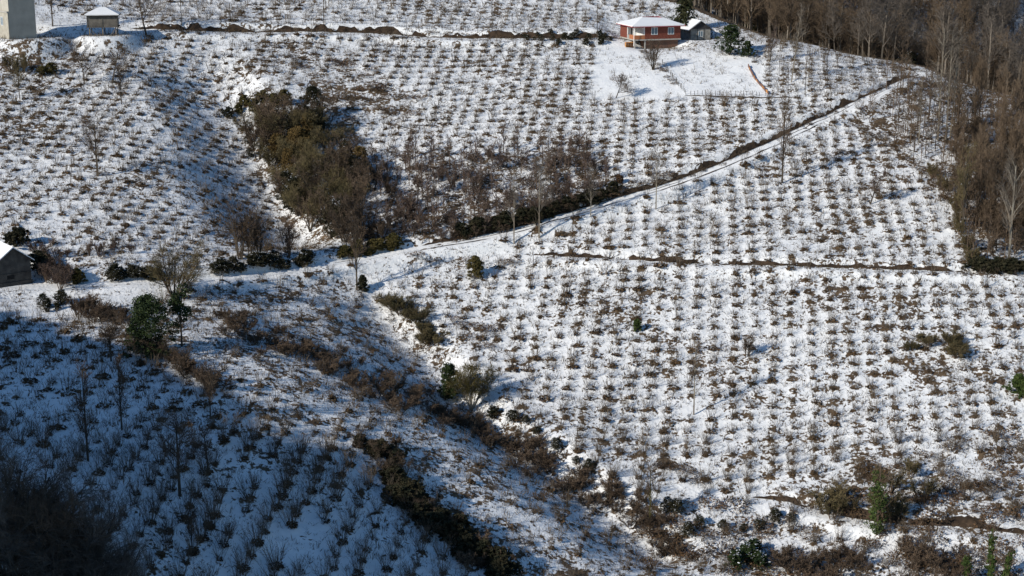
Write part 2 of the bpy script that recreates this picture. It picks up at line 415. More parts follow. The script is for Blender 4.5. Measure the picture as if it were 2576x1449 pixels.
# ------------------------------------------------------------------ plants
def hazel(seed, near, tall=0):
    """returns (stems Geo, litter Geo)"""
    rng = np.random.RandomState(seed)
    g = Geo(); l = Geo()
    if near:
        s = stems(rng, rng.randint(15, 25), 3.0, .5, .029, .4)
        tw = spawn(rng, s, 4, .25, .95, .45, .55, .12, .6, rmin=.010)
        t2 = spawn(rng, tw, 2, .3, .9, .5, .6, .05, .7, rmin=.008)
        g.prisms(*segs(s, 4)); g.prisms(*segs(tw, 2)); g.ribbons(*segs(t2, 1), rng)
        n = int(rng.choice([60, 110, 150]))
    else:
        s = stems(rng, rng.randint(10, 16), 2.6, .38, .022, .45)
        tw = spawn(rng, s, 3, .3, .95, .38, .5, .12, .7, rmin=.012)
        g.prisms(*segs(s, 2)); g.ribbons(*segs(tw, 1), rng)
        n = int(rng.choice([35, 65, 95]))
    sh = stems(rng, 26 if near else 8, .7, 1.1, .014, .55)
    l.ribbons(*segs(sh, 2 if near else 1), rng)
    rr = .8 * np.sqrt(rng.rand(n)) * rng.uniform(.6, 1.15); a = rng.rand(n) * 6.283
    if not near: rr = rr * 1.3
    hgt = np.abs(rng.normal(0, .34 if near else .26, n)) * np.maximum(1.15 - rr, .1)
    c = np.stack([rr * np.cos(a), rr * np.sin(a), hgt + .03], 1)
    l.leaves(c, (.14 if near else .22), rng, 0, .3)
    return g, l
HN = [hazel(100 + i, True) for i in range(12)]
HF = [hazel(200 + i, False) for i in range(24)]
for i, (g, l) in enumerate(HF):                                  # stems slot 0, litter slot 1
    v, q, m = l.arrays(); g.add(v, q, 1)
HFA = [g.arrays() for g, l in HF]
HFB = [hazel(240 + i, False)[0].arrays() for i in range(8)]      # without litter: taller young shoots

def poly(p):
    p = np.array(p, float)
    def inside(u, v):
        r = np.zeros(np.shape(u), bool); j = len(p) - 1
        for i in range(len(p)):
            (x1, y1), (x2, y2) = p[i], p[j]
            c = ((y1 > v) != (y2 > v)) & (u < (x2 - x1) * (v - y1) / (y2 - y1 + 1e-12) + x1)
            r ^= c; j = i
        return r
    return inside
Z_WOOD = poly([(590, 300), (640, 262), (760, 268), (870, 280), (930, 400), (965, 520), (970, 650), (820, 650), (720, 570), (640, 440)])
Z_SNOWFIELD = poly([(1495, 112), (1560, 108), (1650, 120), (1735, 236), (1710, 252), (1490, 248)])
Z_GARDEN = poly([(1640, 125), (1890, 145), (1945, 242), (1725, 242)])
Z_HOUSE = poly([(1470, 86), (1545, 30), (1700, 40), (1900, 60), (1930, 150), (1640, 140), (1540, 122)])
Z_YARD = poly([(-200, -60), (70, -10), (150, 30), (300, 50), (385, 66), (400, 90), (60, 103), (-200, 110)])
Z_BARN = poly([(-200, 560), (60, 600), (180, 655), (190, 690), (480, 715), (330, 790), (180, 800), (-200, 800)])
Z_SCRUB = poly([(930, 375), (1180, 385), (1460, 372), (1545, 470), (1420, 540), (1150, 605), (965, 610)])
Z_RWOOD = poly([(2235, 215), (2330, 180), (2700, 240), (2700, 686), (2440, 676), (2390, 560), (2330, 450), (2200, 350), (2130, 305)])
Z_VALLEY = poly([(540, 745), (840, 700), (960, 735), (1110, 870), (1210, 1030), (1420, 1120), (1660, 1300), (1740, 1480), (1180, 1480), (1080, 1200), (860, 1090), (600, 930), (470, 800)])
Z_THICK = poly([(1600, 1260), (1780, 1250), (1950, 1300), (2300, 1350), (2600, 1360), (2600, 1500), (1640, 1500)])
Z_BRUSHR = poly([(2100, 1160), (2240, 1110), (2600, 1080), (2600, 1340), (2300, 1335), (2060, 1290), (1990, 1240)])
Z_GULLYSLIP = poly([(745, 140), (870, 145), (1000, 205), (1080, 262), (1010, 310), (900, 275), (790, 240)])
Z_SHADE = poly([(-100, 800), (60, 815), (200, 850), (330, 880), (420, 912), (520, 975), (640, 1040), (760, 1095), (870, 1140), (980, 1215), (1060, 1280), (1110, 1360), (1150, 1500), (-100, 1500)])
Z_PATH = poly([(840, 690), (960, 650), (1230, 600), (1270, 640), (1200, 700), (1100, 700), (940, 740)])
Z_SNOWLEFT = poly([(420, 880), (500, 800), (620, 850), (560, 930), (480, 925)])
Z_RDENSE = poly([(1900, 105), (2240, 165), (2230, 235), (1960, 250), (1930, 180)])
Z_TOP = poly([(300, -80), (1700, -80), (1700, 30), (1540, 60), (1300, 82), (900, 60), (380, 62)])
def droad(x, y):
    return np.min([seg_dist(x, y, np.c_[resample(L, 2.0), np.zeros(len(resample(L, 2.0)))])[0] * np.where(sd_sign(x, y, L) > 0, 1.4, 1.0) for L in (upL, trL)], axis=0)
def sd_sign(x, y, L): return seg_dist(x, y, L)[1]

rng = np.random.RandomState(11)
def orchard():
    out = []
    for (x0, x1, y0, y1, dx, dy, rot) in ((-150, 125, 140, 392, 2.8, 2.45, 0),):
        gx, gy = np.meshgrid(np.arange(x0, x1, dx), np.arange(y0, y1, dy), indexing='ij')
        gx = gx + .13 * (gy - 140)
        warp = 5 * (vnoise(gx, gy, 70, 9) - .5)
        gx = gx + rng.normal(0, .2, gx.shape) + warp; gy = gy + rng.normal(0, .13, gx.shape) + 3 * (vnoise(gx, gy, 70, 10) - .5)
        out.append(np.stack([gx.ravel(), gy.ravel()], 1))
    return np.concatenate(out)
HP = orchard()
hz = H(HP[:, 0], HP[:, 1]); hu, hv = proj(HP[:, 0], HP[:, 1], hz)
keep = (hu > -40) & (hu < 2620) & (hv > -45) & (hv < 1530)
cr = H(HP[:, 0], HP[:, 1], CREST)
keep &= cr < -.8
for zz, pr in ((Z_WOOD, 1), (Z_SNOWFIELD, 1), (Z_GARDEN, 1), (Z_HOUSE, 1), (Z_YARD, 1), (Z_BARN, 1), (Z_SCRUB, .45), (Z_RWOOD, .75), (Z_VALLEY, .30), (Z_THICK, .6), (Z_BRUSHR, .4), (Z_GULLYSLIP, .75), (Z_PATH, .8), (Z_SNOWLEFT, .9)):
    keep &= ~(zz(hu, hv) & (rng.rand(len(hu)) < pr))
keep &= droad(HP[:, 0], HP[:, 1]) > 2.6
_dl = seg_dist(HP[:, 0], HP[:, 1], lbL); keep &= ~((_dl[0] < 2) & (_dl[2] > 0) & (_dl[2] < _dl[3]))
keep &= rng.rand(len(hu)) > .05 + .25 * (vnoise(HP[:, 0], HP[:, 1], 12, 14) > .68)
HP, hz, hu, hv = HP[keep], hz[keep], hu[keep], hv[keep]
hsc = .58 + .42 * rng.rand(len(HP)) + .25 * (vnoise(HP[:, 0], HP[:, 1], 22, 12) - .5)
in_shade = Z_SHADE(hu, hv)
hsc = np.where(in_shade, hsc * 1.25, hsc)
hsc = np.where(Z_TOP(hu, hv), hsc * 1.05, hsc)
print('hazel', len(HP), 'shade', in_shade.sum())
# individuals: every bush of the shaded slope and the lowest rows of the sunlit one
dist = np.hypot(HP[:, 0], HP[:, 1])
shade_i = np.where(in_shade & (hv < 1500))[0]
sun_i = np.where(~in_shade)[0]; sun_i = sun_i[np.argsort(-hv[sun_i])]
sun_i = sun_i[(hv[sun_i] < 1470) & ~Z_VALLEY(hu[sun_i], hv[sun_i]) & (hu[sun_i] > 1150)]
n_sh = min(len(shade_i), 190); shade_i = shade_i[np.argsort(-hv[shade_i])][:n_sh]
sun_i = sun_i[:298 - n_sh]
def near_mesh(i):
    g, l = HN[i]
    a = g.obj('stems', M['stem']).data; b = l.obj('leaf_litter', M['litter']).data
    return a, b
_hm = []
for i in range(12):
    g, l = HN[i]
    if i == 0: pass
    _hm.append((g, l))
_protos = {}
def hazel_bush(k, loc, rz, sc, label, group):
    t = empty('hazel_bush', loc, label, 'hazel bush', group, rz, sc)
    if k not in _protos:
        _protos[k] = (HN[k][0].obj('stems', M['stem'], t), HN[k][1].obj('leaf_litter', M['litter'], t))
    else:
        for src in _protos[k]:
            c = src.copy(); scn.collection.objects.link(c); c.parent = t
    return t
for i in shade_i:
    hazel_bush(rng.randint(12), (HP[i, 0], HP[i, 1], hz[i]), rng.rand() * 6.28, hsc[i], 'leafless hazel bush in the blue shade of the lower left slope', 'hazel bushes in the blue shade')
for i in sun_i:
    hazel_bush(rng.randint(12), (HP[i, 0], HP[i, 1], hz[i]), rng.rand() * 6.28, hsc[i], 'leafless hazel bush in the lowest rows of the sunlit slope at lower right', 'hazel bushes in the lowest sunlit rows')
rest = np.ones(len(HP), bool); rest[shade_i] = False; rest[sun_i] = False
R_ = np.where(rest)[0]
toplike = Z_TOP(hu[R_], hv[R_]) | Z_RDENSE(hu[R_], hv[R_])
pick = np.where(toplike & (rng.rand(len(R_)) < .75), 24 + rng.randint(0, 8, len(R_)), rng.randint(0, 24, len(R_)))
o = merge(HFA + HFB, pick, np.c_[HP[R_], hz[R_]], rng.rand(len(R_)) * 6.28, hsc[R_, None] * np.stack([rng.uniform(.85, 1.3, len(R_)), rng.uniform(.85, 1.3, len(R_)), rng.uniform(.65, 1.2, len(R_))], 1), 'hazel_orchard', ['stem', 'litter'])
tag(o, 'rows of small leafless hazel bushes across the upper and middle sunlit slopes', 'hazel orchard', None, 'stuff')

# ------------------------------------------------------------------ ground sheet
BARE = np.zeros(GX.shape); MOUND = np.zeros(GX.shape)
def stamp(x, y, r, a):
    i = np.clip(np.searchsorted(XS, x), 3, len(XS) - 5); j = np.clip(np.searchsorted(YS, y), 3, len(YS) - 5)
    for di in range(-3, 4):
        for dj in range(-3, 4):
            d2 = (XS[i + di] - x) ** 2 + (YS[j + dj] - y) ** 2
            np.maximum.at(BARE, (i + di, j + dj), a * np.exp(-d2 / (r * r)))
            np.maximum.at(MOUND, (i + di, j + dj), .22 * np.exp(-d2 / .8))
stamp(HP[:, 0], HP[:, 1], .55, np.where(in_shade, .07, .10) + .06 * rng.rand(len(HP)))
GZ = GZ + MOUND
GU, GV = proj(GX, GY, GZ)
def paint(zone, a):
    global BARE
    BARE = np.maximum(BARE, np.where(zone(GU, GV), a, -9)) if a > 0 else np.where(zone(GU, GV), np.minimum(BARE, a), BARE)
for zz, a in ((Z_WOOD, .06), (Z_SCRUB, .055), (Z_RWOOD, .06), (Z_VALLEY, .03), (Z_THICK, .03), (Z_BRUSHR, .03), (Z_GULLYSLIP, .06), (Z_SNOWFIELD, -.13), (Z_GARDEN, -.11), (Z_YARD, -.05), (Z_BARN, -.04), (Z_PATH, -.02)): paint(zz, a)
BARE = np.where(Z_SHADE(GU, GV), BARE - .035, BARE)
_d, _s, _r, _t = seg_dist(GX, GY, trL); BARE = np.where((_d < 2.4) & (_s < 0), -.03, BARE)
BARE = np.where(CREST > 2, .25, BARE)
# yards levelled for the buildings: x, y, half size, level, falloff
def pad(x, y, r, z, f=3.5, cut=False):
    global GZ
    m = 1 - sstep(r, r + f, np.hypot(GX - x, GY - y)); GZ = np.where(cut & (GZ < z), GZ, GZ * (1 - m) + z * m)
RH = at_y(1596, 101, 327)                               # red house: front left corner of the floor slab
GH = at_y(1737, 101, 334)
BN = G(38, 717); BN2 = at_y(-3, 622, 243)
GR = at_y(222, 90, 316)
CH = at_y(27, 99, 309)
pad(RH[0] + 4.2, RH[1] + 5.2, 5.6, RH[2] - .4, 3.5, True); pad(RH[0] + 5.5, RH[1] - 1.2, 4.2, RH[2] - 1.9, 4, True); pad(GH[0] + 1.5, GH[1] + 3, 3.5, GH[2] - 1.0, 2.5, True)
pad(GR[0] + 3, GR[1] + 2.5, 4.5, GR[2]); pad(CH[0] + 2, CH[1] + 5, 6, CH[2]); pad(BN[0] - 1.5, BN[1] + 2.5, 4.2, BN[2] - .1)
def grid_mesh(name, X, Y, Z, mat, attr):
    nx, ny = X.shape; idx = np.arange(nx * ny).reshape(nx, ny)
    Q = np.stack([idx[:-1, :-1], idx[1:, :-1], idx[1:, 1:], idx[:-1, 1:]], -1).reshape(-1, 4)
    return mk(name, np.stack([X, Y, Z], -1).reshape(-1, 3), Q, mat, smooth=True, attr=attr)
o = grid_mesh('ground', GX, GY, GZ, M['snow'], BARE); o['kind'] = 'structure'; o['label'] = 'snowy hillside dotted with brown grass and litter'
# far hillside across the next valley
fx, fy = np.meshgrid(np.arange(-60, 460, 4.0), np.arange(300, 860, 4.0), indexing='ij')
def zfar(x, y): return -72 + .42 * (y - 400) - .26 * (x - 100) + 5 * (fbm(x, y, 60, 3, 3) - .5)
o = grid_mesh('far_hillside', fx, fy, zfar(fx, fy), M['farfloor'], np.zeros(fx.shape)); o['kind'] = 'structure'; o['label'] = 'far wooded hillside across the valley'

# ------------------------------------------------------------------ track and earth banks
def strip(name, L, d0, d1, n, mat, lift, jag=0., gap=0., seed=1, label=None, st=.35, trim=0, bump=.3):
    P = resample(L, st); T = np.gradient(P, axis=0); T /= np.linalg.norm(T, axis=1, keepdims=True); N = np.c_[-T[:, 1], T[:, 0]]
    run = np.arange(len(P)) * st
    w = 1 - jag * vnoise(run, run * 0, 2.3, seed) - jag * .6 * vnoise(run, run * 0, .8, seed + 1)
    open_ = np.clip((vnoise(run, run * 0 + 5, 5, seed + 2) - gap) * 5, 0, 1) if gap else 1
    lo0 = d0 - jag * .35 * vnoise(run, run * 0 + 9, 1.7, seed + 3)
    fade = np.clip(run / 2, 0, 1) * np.clip((run[-1] - run) / 2, 0, 1)
    V = []
    for k in range(n + 1):
        d = lo0 + (d1 - d0) * k / n * w * open_ * fade
        x, y = P[:, 0] + N[:, 0] * d, P[:, 1] + N[:, 1] * d
        edge = 0 if k in (0, n) else 1
        V.append(np.c_[x, y, H(x, y) + lift * (open_ if gap else 1) + edge * bump * (vnoise(x, y, .7, seed + 4) + .6 * vnoise(x, y, .35, seed + 5) - .5)])
    V = np.stack(V, 1); idx = np.arange(len(P) * (n + 1)).reshape(len(P), n + 1)
    Q = np.stack([idx[:-1, :-1], idx[1:, :-1], idx[1:, 1:], idx[:-1, 1:]], -1).reshape(-1, 4)
    o = mk(name, V, Q, mat, smooth=True); o['kind'] = 'structure'
    if label: o['label'] = label
    return o
strip('earth_bank', upL, -.2, 1.25, 5, M['soil'], .07, .6, .06, 2, 'dark cut earth bank along the upper road')
strip('earth_bank', teL[:-2], -.2, 1.0, 4, M['soil'], .06, .6, .34, 5, 'brown earth edge of the terrace in the orchard')
strip('earth_bank', lbL, -.2, 1.2, 4, M['soil'], .06, .5, .2, 7, 'brown earth bank above the lower footpath')
strip('wheel_rut', trL[6:], -1.1, -.85, 1, M['soil'], .07, .6, .4, 17, 'muddy wheel rut along the middle of the track', bump=0)
strip('earth_bank', trL[8:], -.15, 1.05, 4, M['soil'], .07, .55, .12, 9, 'dark earth bank above the diagonal track')
strip('farm_track', trL, -1.9, -.3, 4, M['track'], .03, .1, 0, 11, 'snow covered farm track climbing to the right', bump=.03)
strip('wheel_rut', trL[8:20], -2.1, -1.7, 1, M['soil'], .07, .6, .30, 13, 'muddy wheel rut along the outer edge of the track', bump=0)

gdL = GL([(1722, 240), (1800, 243), (1870, 244), (1940, 244), (2000, 243)])
strip('earth_bank', gdL, -.25, .35, 3, M['soil'], .06, .4, 0, 15, 'thin dark bank under the lower garden fence', bump=.15)
# ------------------------------------------------------------------ buildings
M['brick'] = two('red_brick', (.15, .044, .03), (.20, .062, .042), 2.5, .8, local=True, bump=.3)
M['brick_lit'] = two('sunlit_brick', (.36, .13, .06), (.42, .17, .08), 2.5, .8, local=True, bump=.3)  # balcony parapet: bright sunlight on the brick is put into the colour
M['brick_dark'] = two('basement_brick', (.20, .10, .07), (.14, .085, .065), 1.5, .85, local=True, bump=.3)
M['concrete'] = two('grey_render', (.36, .34, .30), (.46, .44, .39), .6, .85, .3, .7, local=True, bump=.2, detail=5)
M['stone'] = two('pale_stone', (.30, .28, .235), (.42, .395, .34), 1.3, .85, .3, .7, local=True, bump=.4, detail=6)
M['slab'] = two('floor_slab', (.36, .34, .31), (.42, .40, .37), 1, .8, local=True)
M['plaster'] = two('white_plaster', (.74, .74, .73), (.80, .80, .79), 1, .7, local=True)
M['frame'] = two('white_frame', (.75, .76, .76), (.8, .8, .8), 1, .5, local=True)
M['roof_red'] = two('red_sheet_roof', (.26, .03, .045), (.32, .045, .06), 1.5, .5, local=True)
M['wood_grey'] = two('weathered_boards', (.085, .078, .07), (.17, .155, .135), .9, .85, .35, .65, local=True, bump=.6, detail=6)
M['wood_barn'] = two('old_barn_boards', (.045, .042, .04), (.10, .093, .084), .9, .85, .35, .65, local=True, bump=.6, detail=6)
M['wood_dark'] = two('dark_boards', (.03, .03, .034), (.055, .053, .055), 1.2, .8, local=True)
M['timber'] = two('bare_timber', (.22, .17, .11), (.30, .24, .16), 2, .8, local=True)
M['daub'] = two('patched_grey_wall', (.22, .21, .19), (.34, .32, .29), 1.6, .85, .4, .6, local=True, detail=6)
M['tin'] = two('grey_tin', (.34, .36, .38), (.42, .44, .46), .8, .5, local=True)
M['dark'] = two('dark_interior', (.012, .012, .013), (.02, .02, .02), 1)
M['amber'] = two('amber_boards', (.50, .24, .07), (.34, .14, .05), 1.2, .7, local=True)
M['wire'] = two('grey_wire', (.2, .19, .18), (.26, .25, .24), 1)
M['post'] = two('weathered_post', (.055, .045, .036), (.10, .085, .07), 1)
gm, gt, gb = new_mat('window_glass', .08); gb.inputs['Base Color'].default_value = (.13, .19, .24, 1); gb.inputs['Specular IOR Level'].default_value = .5; M['glass'] = gm
class Bx(Geo):
    def box(s, x0, x1, y0, y1, z0, z1, m=0):
        v = [(x, y, z) for x in (x0, x1) for y in (y0, y1) for z in (z0, z1)]
        return s.add(v, [(0, 1, 3, 2), (4, 6, 7, 5), (0, 4, 5, 1), (2, 3, 7, 6), (0, 2, 6, 4), (1, 5, 7, 3)], m)
    def beam(s, a, b, r, m=0):
        return s.prisms(np.array([a], float), np.array([b], float), np.array([r]), np.array([r]), m)
    def slab(s, pts, th, m=0):
        """a quad given by four corners, thickened downwards"""
        p = np.array(pts, float); q = p - [0, 0, th]
        return s.add(np.r_[p, q], [(0, 1, 2, 3), (7, 6, 5, 4), (0, 4, 5, 1), (1, 5, 6, 2), (2, 6, 7, 3), (3, 7, 4, 0)], m)
def window(parent, x, y, z, w, h, axis='x', panes=2, name='window'):
    """axis x: in a wall facing -y; axis y: in a wall facing -x"""
    f = Bx(); g = Bx(); t = .07
    def b(G_, a0, a1, c0, c1, d0, d1):
        if axis == 'x': G_.box(x + a0, x + a1, y + d0, y + d1, z + c0, z + c1)
        else: G_.box(x + d0, x + d1, y + a0, y + a1, z + c0, z + c1)
    b(f, -t, 0, -t, h + t, -.06, .04); b(f, w, w + t, -t, h + t, -.06, .04); b(f, 0, w, h, h + t, -.06, .04); b(f, 0, w, -t, 0, -.06, .04)
    for k in range(1, panes): b(f, w * k / panes - .035, w * k / panes + .035, 0, h, -.05, .04)
    b(g, 0, w, 0, h, -.02, .03)
    fo = f.obj('frame', M['frame']); go = g.obj(name, M['glass'], parent); fo.parent = go
    return go
def hip(W, D, ov, z0, rise, ridge, lift=0., inset=0.):
    a, b, c, d = -ov + inset, W + ov - inset, -ov + inset, D + ov - inset
    r0, r1 = W / 2 - ridge / 2, W / 2 + ridge / 2
    k = lift
    return [[(a, c, z0 + k), (b, c, z0 + k), (r1, D / 2, z0 + rise + k), (r0, D / 2, z0 + rise + k)],
            [(b, d, z0 + k), (a, d, z0 + k), (r0, D / 2, z0 + rise + k), (r1, D / 2, z0 + rise + k)],
            [(a, d, z0 + k), (a, c, z0 + k), (r0, D / 2, z0 + rise + k), (r0, D / 2, z0 + rise + k)],
            [(b, c, z0 + k), (b, d, z0 + k), (r1, D / 2, z0 + rise + k), (r1, D / 2, z0 + rise + k)]]
# --- red brick house
W, D = 10.2, 8.2
h = empty('brick_house', RH, 'single storey red brick house with snowy hip roof and corner balcony', 'house', rz=math.radians(17))
g = Bx(); g.box(2.3, W, 0, D, .12, 2.75); g.box(0, 2.3, 4.2, D, .121, 2.749); g.obj('wall', M['brick'], h)
g = Bx(); g.box(-.1, W + .1, -.1, D + .1, -.14, .12); g.obj('floor_slab', M['slab'], h)
g = Bx(); g.box(2.05, 2.297, .3, 4.1, .12, 2.7); g.box(0, 2.1, 4.1, 4.197, .12, 2.7); g.obj('balcony_wall', M['plaster'], h)
g = Bx(); g.box(0, 2.297, 0, .14, .123, .95); g.box(.003, .14, .14, 3.0, .123, .95); g.obj('balcony_parapet', M['brick_lit'], h)
for x, y in ((.07, .07), (.07, 4.0), (2.2, .07)):
    g = Bx(); g.box(x - .06, x + .06, y - .06, y + .06, .95, 2.72); g.obj('balcony_post', M['frame'], h)
g = Bx(); g.box(.75, 1.05, 4.05, 4.095, .13, 2.1); g.obj('balcony_door', M['wood_dark'], h)
g = Bx(); g.box(2.6, W - .35, .45, D, -3.4, -.14); g.obj('basement_wall', M['brick_dark'], h)
for x in (.15, 2.4):
    g = Bx(); g.box(x - .12, x + .12, .1, .34, -3.2, -.14); g.obj('stilt', M['slab'], h)
g = Bx()
for q in hip(W, D, .75, 2.76, 1.55, 3.2): g.slab(q, .12)
g.box(W / 2 - 1.9, W / 2 + 1.9, D / 2 - .16, D / 2 + .16, 4.27, 4.42)
for a in (0, W):
    g.beam((-.75 if a == 0 else W + .75, -.75, 2.82), (W / 2 - 1.6 if a == 0 else W / 2 + 1.6, D / 2, 4.4), .09)
rf = g.obj('roof', M['roof_red'], h)
g = Bx(); H4 = hip(W, D, .75, 2.76, 1.55, 3.2, .2, .06)
g.slab([H4[0][0], H4[0][1], tuple(np.array(H4[0][2]) * .8 + np.array(H4[0][1]) * .2), tuple(np.array(H4[0][3]) * .9 + np.array(H4[0][0]) * .1)], .19)
g.slab([H4[2][0], H4[2][1], tuple(np.array(H4[2][2]) * .93 + np.array(H4[2][1]) * .07), tuple(np.array(H4[2][3]) * .93 + np.array(H4[2][0]) * .07)], .19)
sc_ = g.obj('roof_snow', M['snowcap'], rf)
window(h, 3.75, -.0, 1.05, 1.25, 1.35); window(h, 7.45, -.0, 1.05, 1.2, 1.3)
g = Bx(); g.prisms(np.array([[-.3, -.45, 2.7]]), np.array([[-.3, -.45, -1.2]]), np.array([.06]), np.array([.06])); g.obj('downpipe', M['frame'], h)
p = at_y(1586, 113, 327.5); pz = float(H(p[0], p[1]))
w_ = empty('wood_stack', (p[0], p[1], pz), 'orange stack of split logs under the house balcony', 'wood stack', rz=.3); g = Bx(); rr = np.random.RandomState(4)
for i in range(7):
    for j in range(4): g.prisms(np.array([[-1 + i * .3, -.3, .16 + j * .27]]), np.array([[-1 + i * .3 + rr.normal(0, .03), .5, .16 + j * .27]]), np.array([.15]), np.array([.14]))
g.obj('logs', M['amber'], w_)
# --- grey gabled house
gh = empty('gabled_house', GH, 'small grey old house with dark timber gable beside the tall conifer', 'house', rz=math.radians(14))
W, D = 4.4, 6.5
g = Bx(); g.box(0, W, 0, D, -.6, 2.3); g.obj('wall', M['daub'], gh)
g = Bx(); g.box(.3, W - .25, -.25, D, -3.2, -.6); g.obj('basement_wall', M['slab'], gh)
g = Bx(); g.slab([(-.02, -.05, 2.3), (W + .02, -.05, 2.3), (W / 2 + .01, -.05, 3.85), (W / 2 - .01, -.05, 3.85)], .0); g.add([(0, -.12, 2.3), (W, -.12, 2.3), (W / 2, -.12, 3.8), (W / 2, -.12, 3.8), (0, .1, 2.3), (W, .1, 2.3), (W / 2, .1, 3.8), (W / 2, .1, 3.8)], [(0, 1, 2, 3), (5, 4, 7, 6), (0, 4, 5, 1), (1, 5, 6, 2), (0, 3, 7, 4)]); g.obj('gable_boards', M['wood_dark'], gh)
g = Bx(); g.slab([(-.6, -.5, 1.95), (W / 2, -.5, 3.95), (W / 2, D + .4, 3.95), (-.6, D + .4, 1.95)], .1); g.slab([(W / 2 + .002, -.5, 3.95), (W + .6, -.5, 1.95), (W + .6, D + .4, 1.95), (W / 2 + .002, D + .4, 3.95)], .1); rf = g.obj('roof', M['wood_dark'], gh)
g = Bx(); g.slab([(-.6, -.2, 2.12), (W / 2 - .05, -.2, 4.1), (W / 2 - .05, D + .4, 4.1), (-.6, D + .4, 2.12)], .14); g.slab([(W / 2 + .3, 1.5, 3.88), (W + .6, .8, 2.12), (W + .6, D + .4, 2.12), (W / 2 + .3, D + .4, 3.88)], .14); g.obj('roof_snow', M['snowcap'], rf)
window(gh, 1.75, 0, .75, .95, 1.05)
for x in (1.5, 2.95):
    g = Bx(); g.box(x - .05, x + .05, -.05, .03, -.6, 2.28); g.obj('wall_post', M['wood_dark'], gh)
g = Bx(); g.slab([(2.1, -1.6, -.95), (5.0, -1.6, -.95), (5.0, 0, -.55), (2.1, 0, -.55)], .08); g.obj('lean_to_roof', M['tin'], gh)
# --- granary on stilts
W, D = 5.7, 4.6
gr = empty('granary', GR, 'small wooden granary on stilts with a snow covered hip roof', 'granary', rz=math.radians(9))
g = Bx(); g.box(0, W, 0, D, 1.75, 4.0); g.obj('wall', M['wood_grey'], gr)
g = Bx()
for x in (-.04, W / 2, W + .04): g.box(x - .08, x + .08, -.07, .05, 1.7, 4.0)
g.obj('corner_boards', M['wood_grey'], gr)
g = Bx(); g.box(-.25, W + .25, -.2, D + .2, 1.58, 1.747); g.obj('floor_beam', M['wood_grey'], gr)
for x in (.3, W / 2, W - .3):
    for y in (.2, D - .2):
        g = Bx(); g.box(x - .1, x + .1, y - .1, y + .1, -.4, 1.58); g.obj('leg', M['timber'], gr)
g = Bx(); g.beam((.3, .05, 1.5), (1.5, .05, .2), .05); g.beam((W - .3, .05, 1.5), (W - 1.2, .05, .2), .05); g.obj('brace', M['timber'], gr)
g = Bx(); g.box(-.3, W + .3, -.15, .1, -.05, .13); g.obj('sill_beam', M['wood_dark'], gr)
g = Bx()
for q in hip(W, D, .5, 4.0, 1.25, 1.2): g.slab(q, .12)
rf = g.obj('roof', M['wood_dark'], gr)
g = Bx()
for q in hip(W, D, .5, 4.0, 1.25, 1.2, .2, .03): g.slab(q, .19)
g.obj('roof_snow', M['snowcap'], rf)
# --- concrete house at the upper left
ch = empty('concrete_house', CH, 'tall bare concrete house with a shaded side wall at the upper left', 'house', rz=math.radians(39))
W, D = 5.3, 8.0                                         # right (shaded) face runs along x, left (lit) face along y
g = Bx(); g.box(0, W, 0, D, -.8, 9.5); g.obj('wall', M['concrete'], ch)
g = Bx(); g.box(-.25, -.002, -.002, D, -.8, 5.1); g.obj('stone_facing', M['stone'], ch)
g = Bx(); g.box(-.45, -.003, -.1, D, 5.1, 5.35); g.obj('floor_slab', M['slab'], ch)
g = Bx(); g.slab([(-.7, -.7, 9.6), (W + .7, -.7, 9.6), (W / 2 + .5, D / 2, 11.2), (W / 2 - .5, D / 2, 11.2)], .2); g.slab([(W + .7, D + .7, 9.6), (-.7, D + .7, 9.6), (W / 2 - .5, D / 2, 11.2), (W / 2 + .5, D / 2, 11.2)], .2)
g.slab([(-.7, D + .7, 9.6), (-.7, -.7, 9.6), (W / 2 - .5, D / 2, 11.2), (W / 2 - .5, D / 2, 11.2)], .2); g.slab([(W + .7, -.7, 9.6), (W + .7, D + .7, 9.6), (W / 2 + .5, D / 2, 11.2), (W / 2 + .5, D / 2, 11.2)], .2); g.obj('roof', M['snowcap'], ch)
window(ch, -.25, 2.6, 2.6, 1.0, 1.5, 'y')
# --- barn at the left
bn = empty('barn', BN, 'old grey wooden barn with a snowy gable roof beside the track', 'barn', rz=math.radians(38))
W, D, e, ap = 5.1, 6.5, 3.65, 5.55                      # origin at the middle of the gable wall
g = Bx(); g.box(-W / 2, W / 2, 0, D, -.6, e); g.add([(-W / 2, 0, e), (W / 2, 0, e), (0, 0, ap), (0, 0, ap), (-W / 2, D, e), (W / 2, D, e), (0, D, ap), (0, D, ap)], [(0, 1, 2, 3), (5, 4, 7, 6)]); g.obj('wall', M['wood_barn'], bn)
g = Bx(); g.box(-W / 2 - .1, W / 2 + .1, -.06, -.003, 1.7, 1.82); g.box(-W / 2 - .05, W / 2 + .12, -.12, -.004, -.5, .5); g.obj('ledge_boards', M['wood_barn'], bn)
g = Bx(); g.box(-1.1, .0, -.02, .1, .95, 1.55); g.obj('hatch', M['dark'], bn)
k = (ap - e) / (W / 2)
def barn_roof(th, lift, x):
    g = Bx()
    g.slab([(-W / 2 - x, -.35, e - k * x + lift), (0, -.35, ap + lift), (0, D + .35, ap + lift), (-W / 2 - x, D + .35, e - k * x + lift)], th)
    g.slab([(.001, -.35, ap + lift), (W / 2 + x, -.35, e - k * x + lift), (W / 2 + x, D + .35, e - k * x + lift), (.001, D + .35, ap + lift)], th)
    return g
rf = barn_roof(.1, .1, .55).obj('roof', M['wood_dark'], bn); barn_roof(.16, .27, .54).obj('roof_snow', M['snowcap'], rf)
b2 = empty('shed', BN2, 'small grey shed with a snow capped roof behind the barn', 'shed', rz=math.radians(10))
g = Bx(); g.box(-4.5, .5, 0, 3.5, -2, 1.75); g.obj('wall', M['concrete'], b2)
